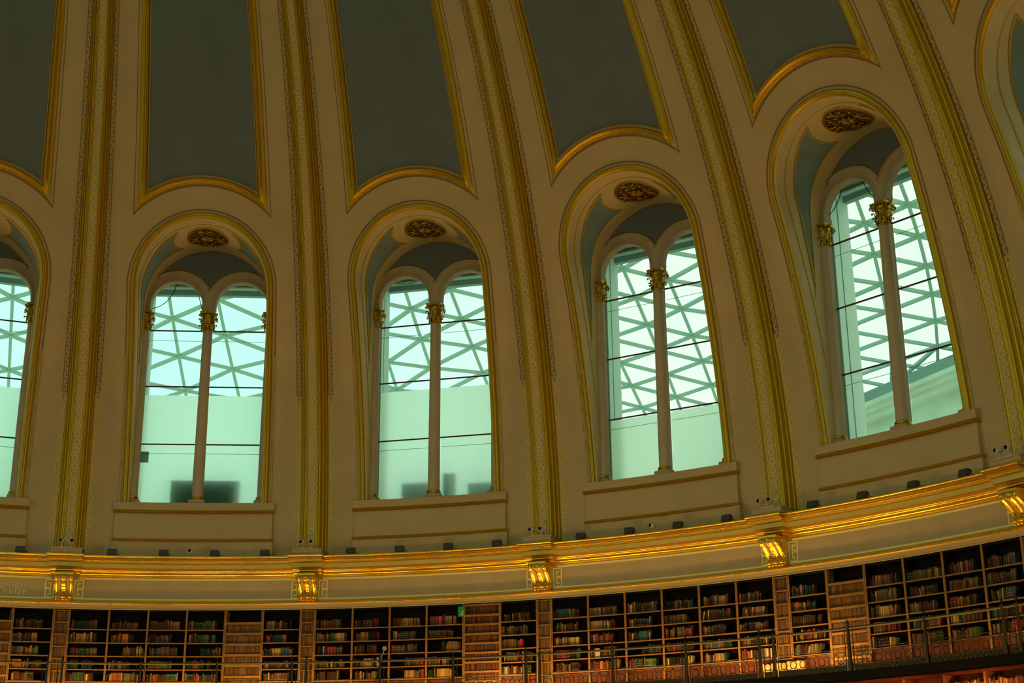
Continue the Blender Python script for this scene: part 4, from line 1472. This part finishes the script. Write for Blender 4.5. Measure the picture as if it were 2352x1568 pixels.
def rail_lamp():
    e = empty('spot_lamp', P(33.3, RR, 5.76), rz(33.3))
    tag(e, 'small pale lamp on a bent white stem fixed to the gallery railing', 'lamp')
    b = MB()
    b.lathe([(0.02, 0.20), (0.05, 0.205), (0.058, 0.23), (0.056, 0.29), (0.045, 0.305), (0.01, 0.31)], 'white', 14, c=(0.07, 0)); b.obj('lamp_shade', e)
    b = MB(); b.tube([(0, 0, -0.05), (-0.005, 0, 0.02), (0.01, 0, 0.08), (0.045, 0, 0.14), (0.06, 0, 0.21)], 0.011, 'white', 8); b.obj('stem', e)
rail_lamp()

# ---- lower tier under the gallery, at the bottom right
LOWBOOKS = []
def in_frame(p, m=0):
    d = Vector(p) - Vector(CAM)
    z = d.dot(fw)
    x = 1176 + F_PX * d.dot(rt) / z; y = 784 - F_PX * d.dot(up) / z
    return -m < x < 2352 + m and -m < y < 1568 + m
def lower_tier():
    for j in range(12):
        az = 55.3 + 2.87 * (j + 0.5)
        e = empty('lower_bookcase', P(az, 20.8, 2.6), rz(az))
        tag(e, 'reddish lower bookcase lit under the gallery, %s from the picture corner' % ORD[11 - j], 'bookcase', 'lower bookcases under the gallery')
        L = (0, -20.8, -2.6)
        h = 2.87 / 2
        b = MB(); arcbox(b, -h, h, 21.15, 21.18, 2.6, 4.5, 'wood_r', 2)
        o = b.obj('back_panel', e); o.location = L
        for s in (-1, 1):
            b = MB(); arcbox(b, *sorted((s * h, s * (h - 0.07))), 20.80, 21.15, 2.6, 4.49, 'wood_l', 1)
            o = b.obj('side_panel', e); o.location = L
        for z in (3.0, 3.5, 4.0):
            b = MB(); arcbox(b, -h + .07, h - .07, 20.81, 21.15, z - 0.03, z, 'wood_l', 2)
            o = b.obj('shelf', e); o.location = L
        b = MB()
        # canopy: tilted board below the slab with a raking lower edge
        ns = 6
        rows = []
        rows.append([(20.56 * sin(RD(-h + 2 * h * i / ns)), 20.56 * cos(RD(-h + 2 * h * i / ns)), 4.56) for i in range(ns + 1)])
        rows.append([(20.78 * sin(RD(-h + 2 * h * i / ns)), 20.78 * cos(RD(-h + 2 * h * i / ns)), 4.50 + 0.05 * i / ns) for i in range(ns + 1)])
        b.grid(rows, 'wood_r', False)
        arcbox(b, -h, h, 20.78, 21.15, 4.48, 4.54, 'wood_r', 3)
        o = b.obj('canopy', e); o.location = L
        if az > 68:
            x = -0.47; n = 0; r2 = random.Random(100 + j)
            while x < 0.42:
                t = r2.uniform(0.025, 0.05); hh = r2.uniform(0.28, 0.36)
                col = r2.choice(['tan', 'brown', 'ochre', 'red', 'olive', 'cream', 'brown'])
                a = RD(PH0 + az) + (x + t / 2) / 20.86
                if not in_frame((20.86 * sin(a), 20.86 * cos(a), 4.0 + hh)):
                    x += t + 0.002; n += 1; continue
                b = MB(); book_into(b, t, 0.2, hh, col, (0.2, 0.8), lambda p: p)
                o = b.obj('book')
                LOWBOOKS.append(o)
                o.location = (20.86 * sin(a), 20.86 * cos(a), 4.0); o.rotation_euler = (0, 0, -a)
                tag(o, '%s book, %s on the lit shelf of the %s lower bookcase' % (col, ordn(n), ORD[11 - j]), 'book', 'books under the gallery')
                x += t + 0.002; n += 1
lower_tier()

# =============================================================== rest of the room
b = MB()
b.lathe([(21.86, 0.0), (21.86, 8.66)], 'wood', 80)
o = bpy.data.objects.new('wall_drum', None)
m = MB()
m.grid([[(21.86 * cos(2 * pi * j / 80), 21.86 * sin(2 * pi * j / 80), z) for j in range(80)] for z in (0.0, 8.4)], 'wood', True, close_u=True)
o = m.obj('wall_drum'); tag(o, kind='structure')
m = MB()
m.poly([(21.9 * cos(2 * pi * j / 80), 21.9 * sin(2 * pi * j / 80), 0) for j in range(80)], 'floor')
o = m.obj('floor'); tag(o, kind='structure')

# =============================================================== the glazed court roof outside
LINES = [(-9.6, -9.5, 36.7, 2.95), (-6.5, -6.3, 35.3, 2.95), (-3.2, -3.1, 36.8, 2.95), (0.1, 0.2, 35.2, 3.0), (3.2, 3.8, 36.0, 3.05), (6.3, 6.9, 34.4, 2.8),
         (9.6, 10.1, 36.2, 2.7), (12.8, 13.1, 34.6, 2.6), (16.1, 16.4, 36.9, 2.5), (18.7, 18.8, 35.2, 2.4), (21.7, 21.9, 33.9, 2.25), (24.5, 24.6, 35.0, 2.3),
         (27.4, 27.4, 33.9, 2.3), (30.3, 30.2, 34.4, 2.1), (33.2, 32.4, 33.7, 2.1), (35.7, 34.6, 34.9, 2.15), (38.6, 37.0, 33.9, 2.1), (41.8, 39.6, 34.8, 2.1),
         (45.3, 42.2, 34.5, 2.0), (48.4, 44.6, 33.8, 2.0), (51.2, 47.1, 33.4, 1.94), (54.3, 49.7, 33.0, 1.94), (57.4, 52.5, 33.6, 1.94), (60.5, 55.4, 33.2, 1.94)]
def roof_z(r): return 28.0 - 0.2 * r
def court_roof():
    e = empty('glass_roof', (0, 0, 22)); tag(e, 'triangulated steel and glass roof seen through the windows', 'glass roof', kind='thing')
    nodes = []
    for a35, a44, r0, st in LINES:
        lst = []
        i = -int((r0 - 25.5) / st)
        while True:
            r = r0 + st * i
            if r > 60: break
            az = RD(a35 + (a44 - a35) * (r - 35) / 9)
            v = Vector((r * sin(az), r * cos(az), roof_z(r)))
            if v.x > 30.9 + (30 - v.y) / 5.5 + 3.0: break
            lst.append(v)
            i += 1
        nodes.append(lst)
    b = MB()
    L = Vector((0, 0, -22))
    for ci, lst in enumerate(nodes):
        for p, q in zip(lst, lst[1:]):
            b.bar(p + L, q + L, 0.12, 0.08, 'steel')
        if ci + 1 < len(nodes):
            nx = nodes[ci + 1]
            for p in lst:
                near = sorted(nx, key=lambda v: (v - p).length)[:2]
                for q in near:
                    if (q - p).length < 4.5: b.bar(p + L, q + L, 0.15, 0.115, 'steel')
    b.obj('steel_lattice', e)
    n = MB()
    for lst in nodes:
        for p in lst:
            n.lathe([(0.02, p.z - 22.06), (0.15, p.z - 22.05), (0.15, p.z - 21.95), (0.02, p.z - 21.94)], 'steel', 6, c=(p.x, p.y))
    n.obj('node_joint', e)
    g = MB()
    rows = [[(r * sin(RD(a)), r * cos(RD(a)), roof_z(r) + 0.15 - 22) for a in range(-30, 91, 6)] for r in (23.3, 30, 40, 50, 62)]
    g.grid(rows, 'roofglass', True)
    g.obj('roof_glazing', e)
court_roof()

# stone range of the court beyond the fifth window, and the pediment beyond the first
def court_building():
    e = empty('stone_building', (30.9, 30.0, 0))
    dx, dy = 1.0, -5.5
    a = atan2(dy, dx)
    e.rotation_euler.z = a
    tag(e, 'pale stone building with a moulded cornice beyond the fifth window', 'building')
    def bx(name, x0, x1, y0, y1, z0, z1, m):
        b = MB(); b.bbox(x0, x1, y0, y1, z0, z1, m); o = b.obj(name, e); return o
    # local +x runs along the facade to the south-east; local +y is away from the room (north-east)
    bx('facade', -14, 26, 0.4, 6, 0, 17.2, 'stone')
    c = MB()
    for y, z0, z1 in ((0.0, 17.2, 17.85), (-0.15, 17.5, 17.85), (-0.3, 17.72, 17.9)):
        c.bbox(-14, 26, y, 6, z0, z1, 'stone')
    for i in range(5):
        c.bbox(-14, 26, 0.25 - 0.06 * (i % 3), 0.5, 14.2 + 0.2 * i, 14.33 + 0.2 * i, 'stone')
    c.obj('cornice', e)
    bx('roof_edge', -14, 26, 0.5, 6, 17.9, 18.7, 'leadroof')
court_building()
def pediment():
    b = MB()
    y = 52.0
    prof = [(-13, 0), (13, 0), (13, 16.2), (0, 19.0), (-13, 16.2)]
    for yy in (0, 4): b.poly([(x, yy, z) for x, z in prof], 'stone')
    b.grid([[(x, 0, z) for x, z in prof], [(x, 4, z) for x, z in prof]], 'stone', False, close_u=True)
    b.grid([[(-13.5, -0.5, 16.1), (0, -0.5, 18.95), (13.5, -0.5, 16.1)], [(-13.5, -0.5, 16.6), (0, -0.5, 19.4), (13.5, -0.5, 16.6)], [(-13.5, 4, 16.6), (0, 4, 19.4), (13.5, 4, 16.6)]], 'stone', False)
    o = b.obj('stone_pediment'); o.location = (-13.0, y, 0)
    tag(o, 'pale stone pediment gable glimpsed beyond the first window', 'pediment')
pediment()
m = MB(); m.poly([(-90, -90, -0.2), (90, -90, -0.2), (90, 90, -0.2), (-90, 90, -0.2)], 'stone')
o = m.obj('ground'); tag(o, kind='structure')
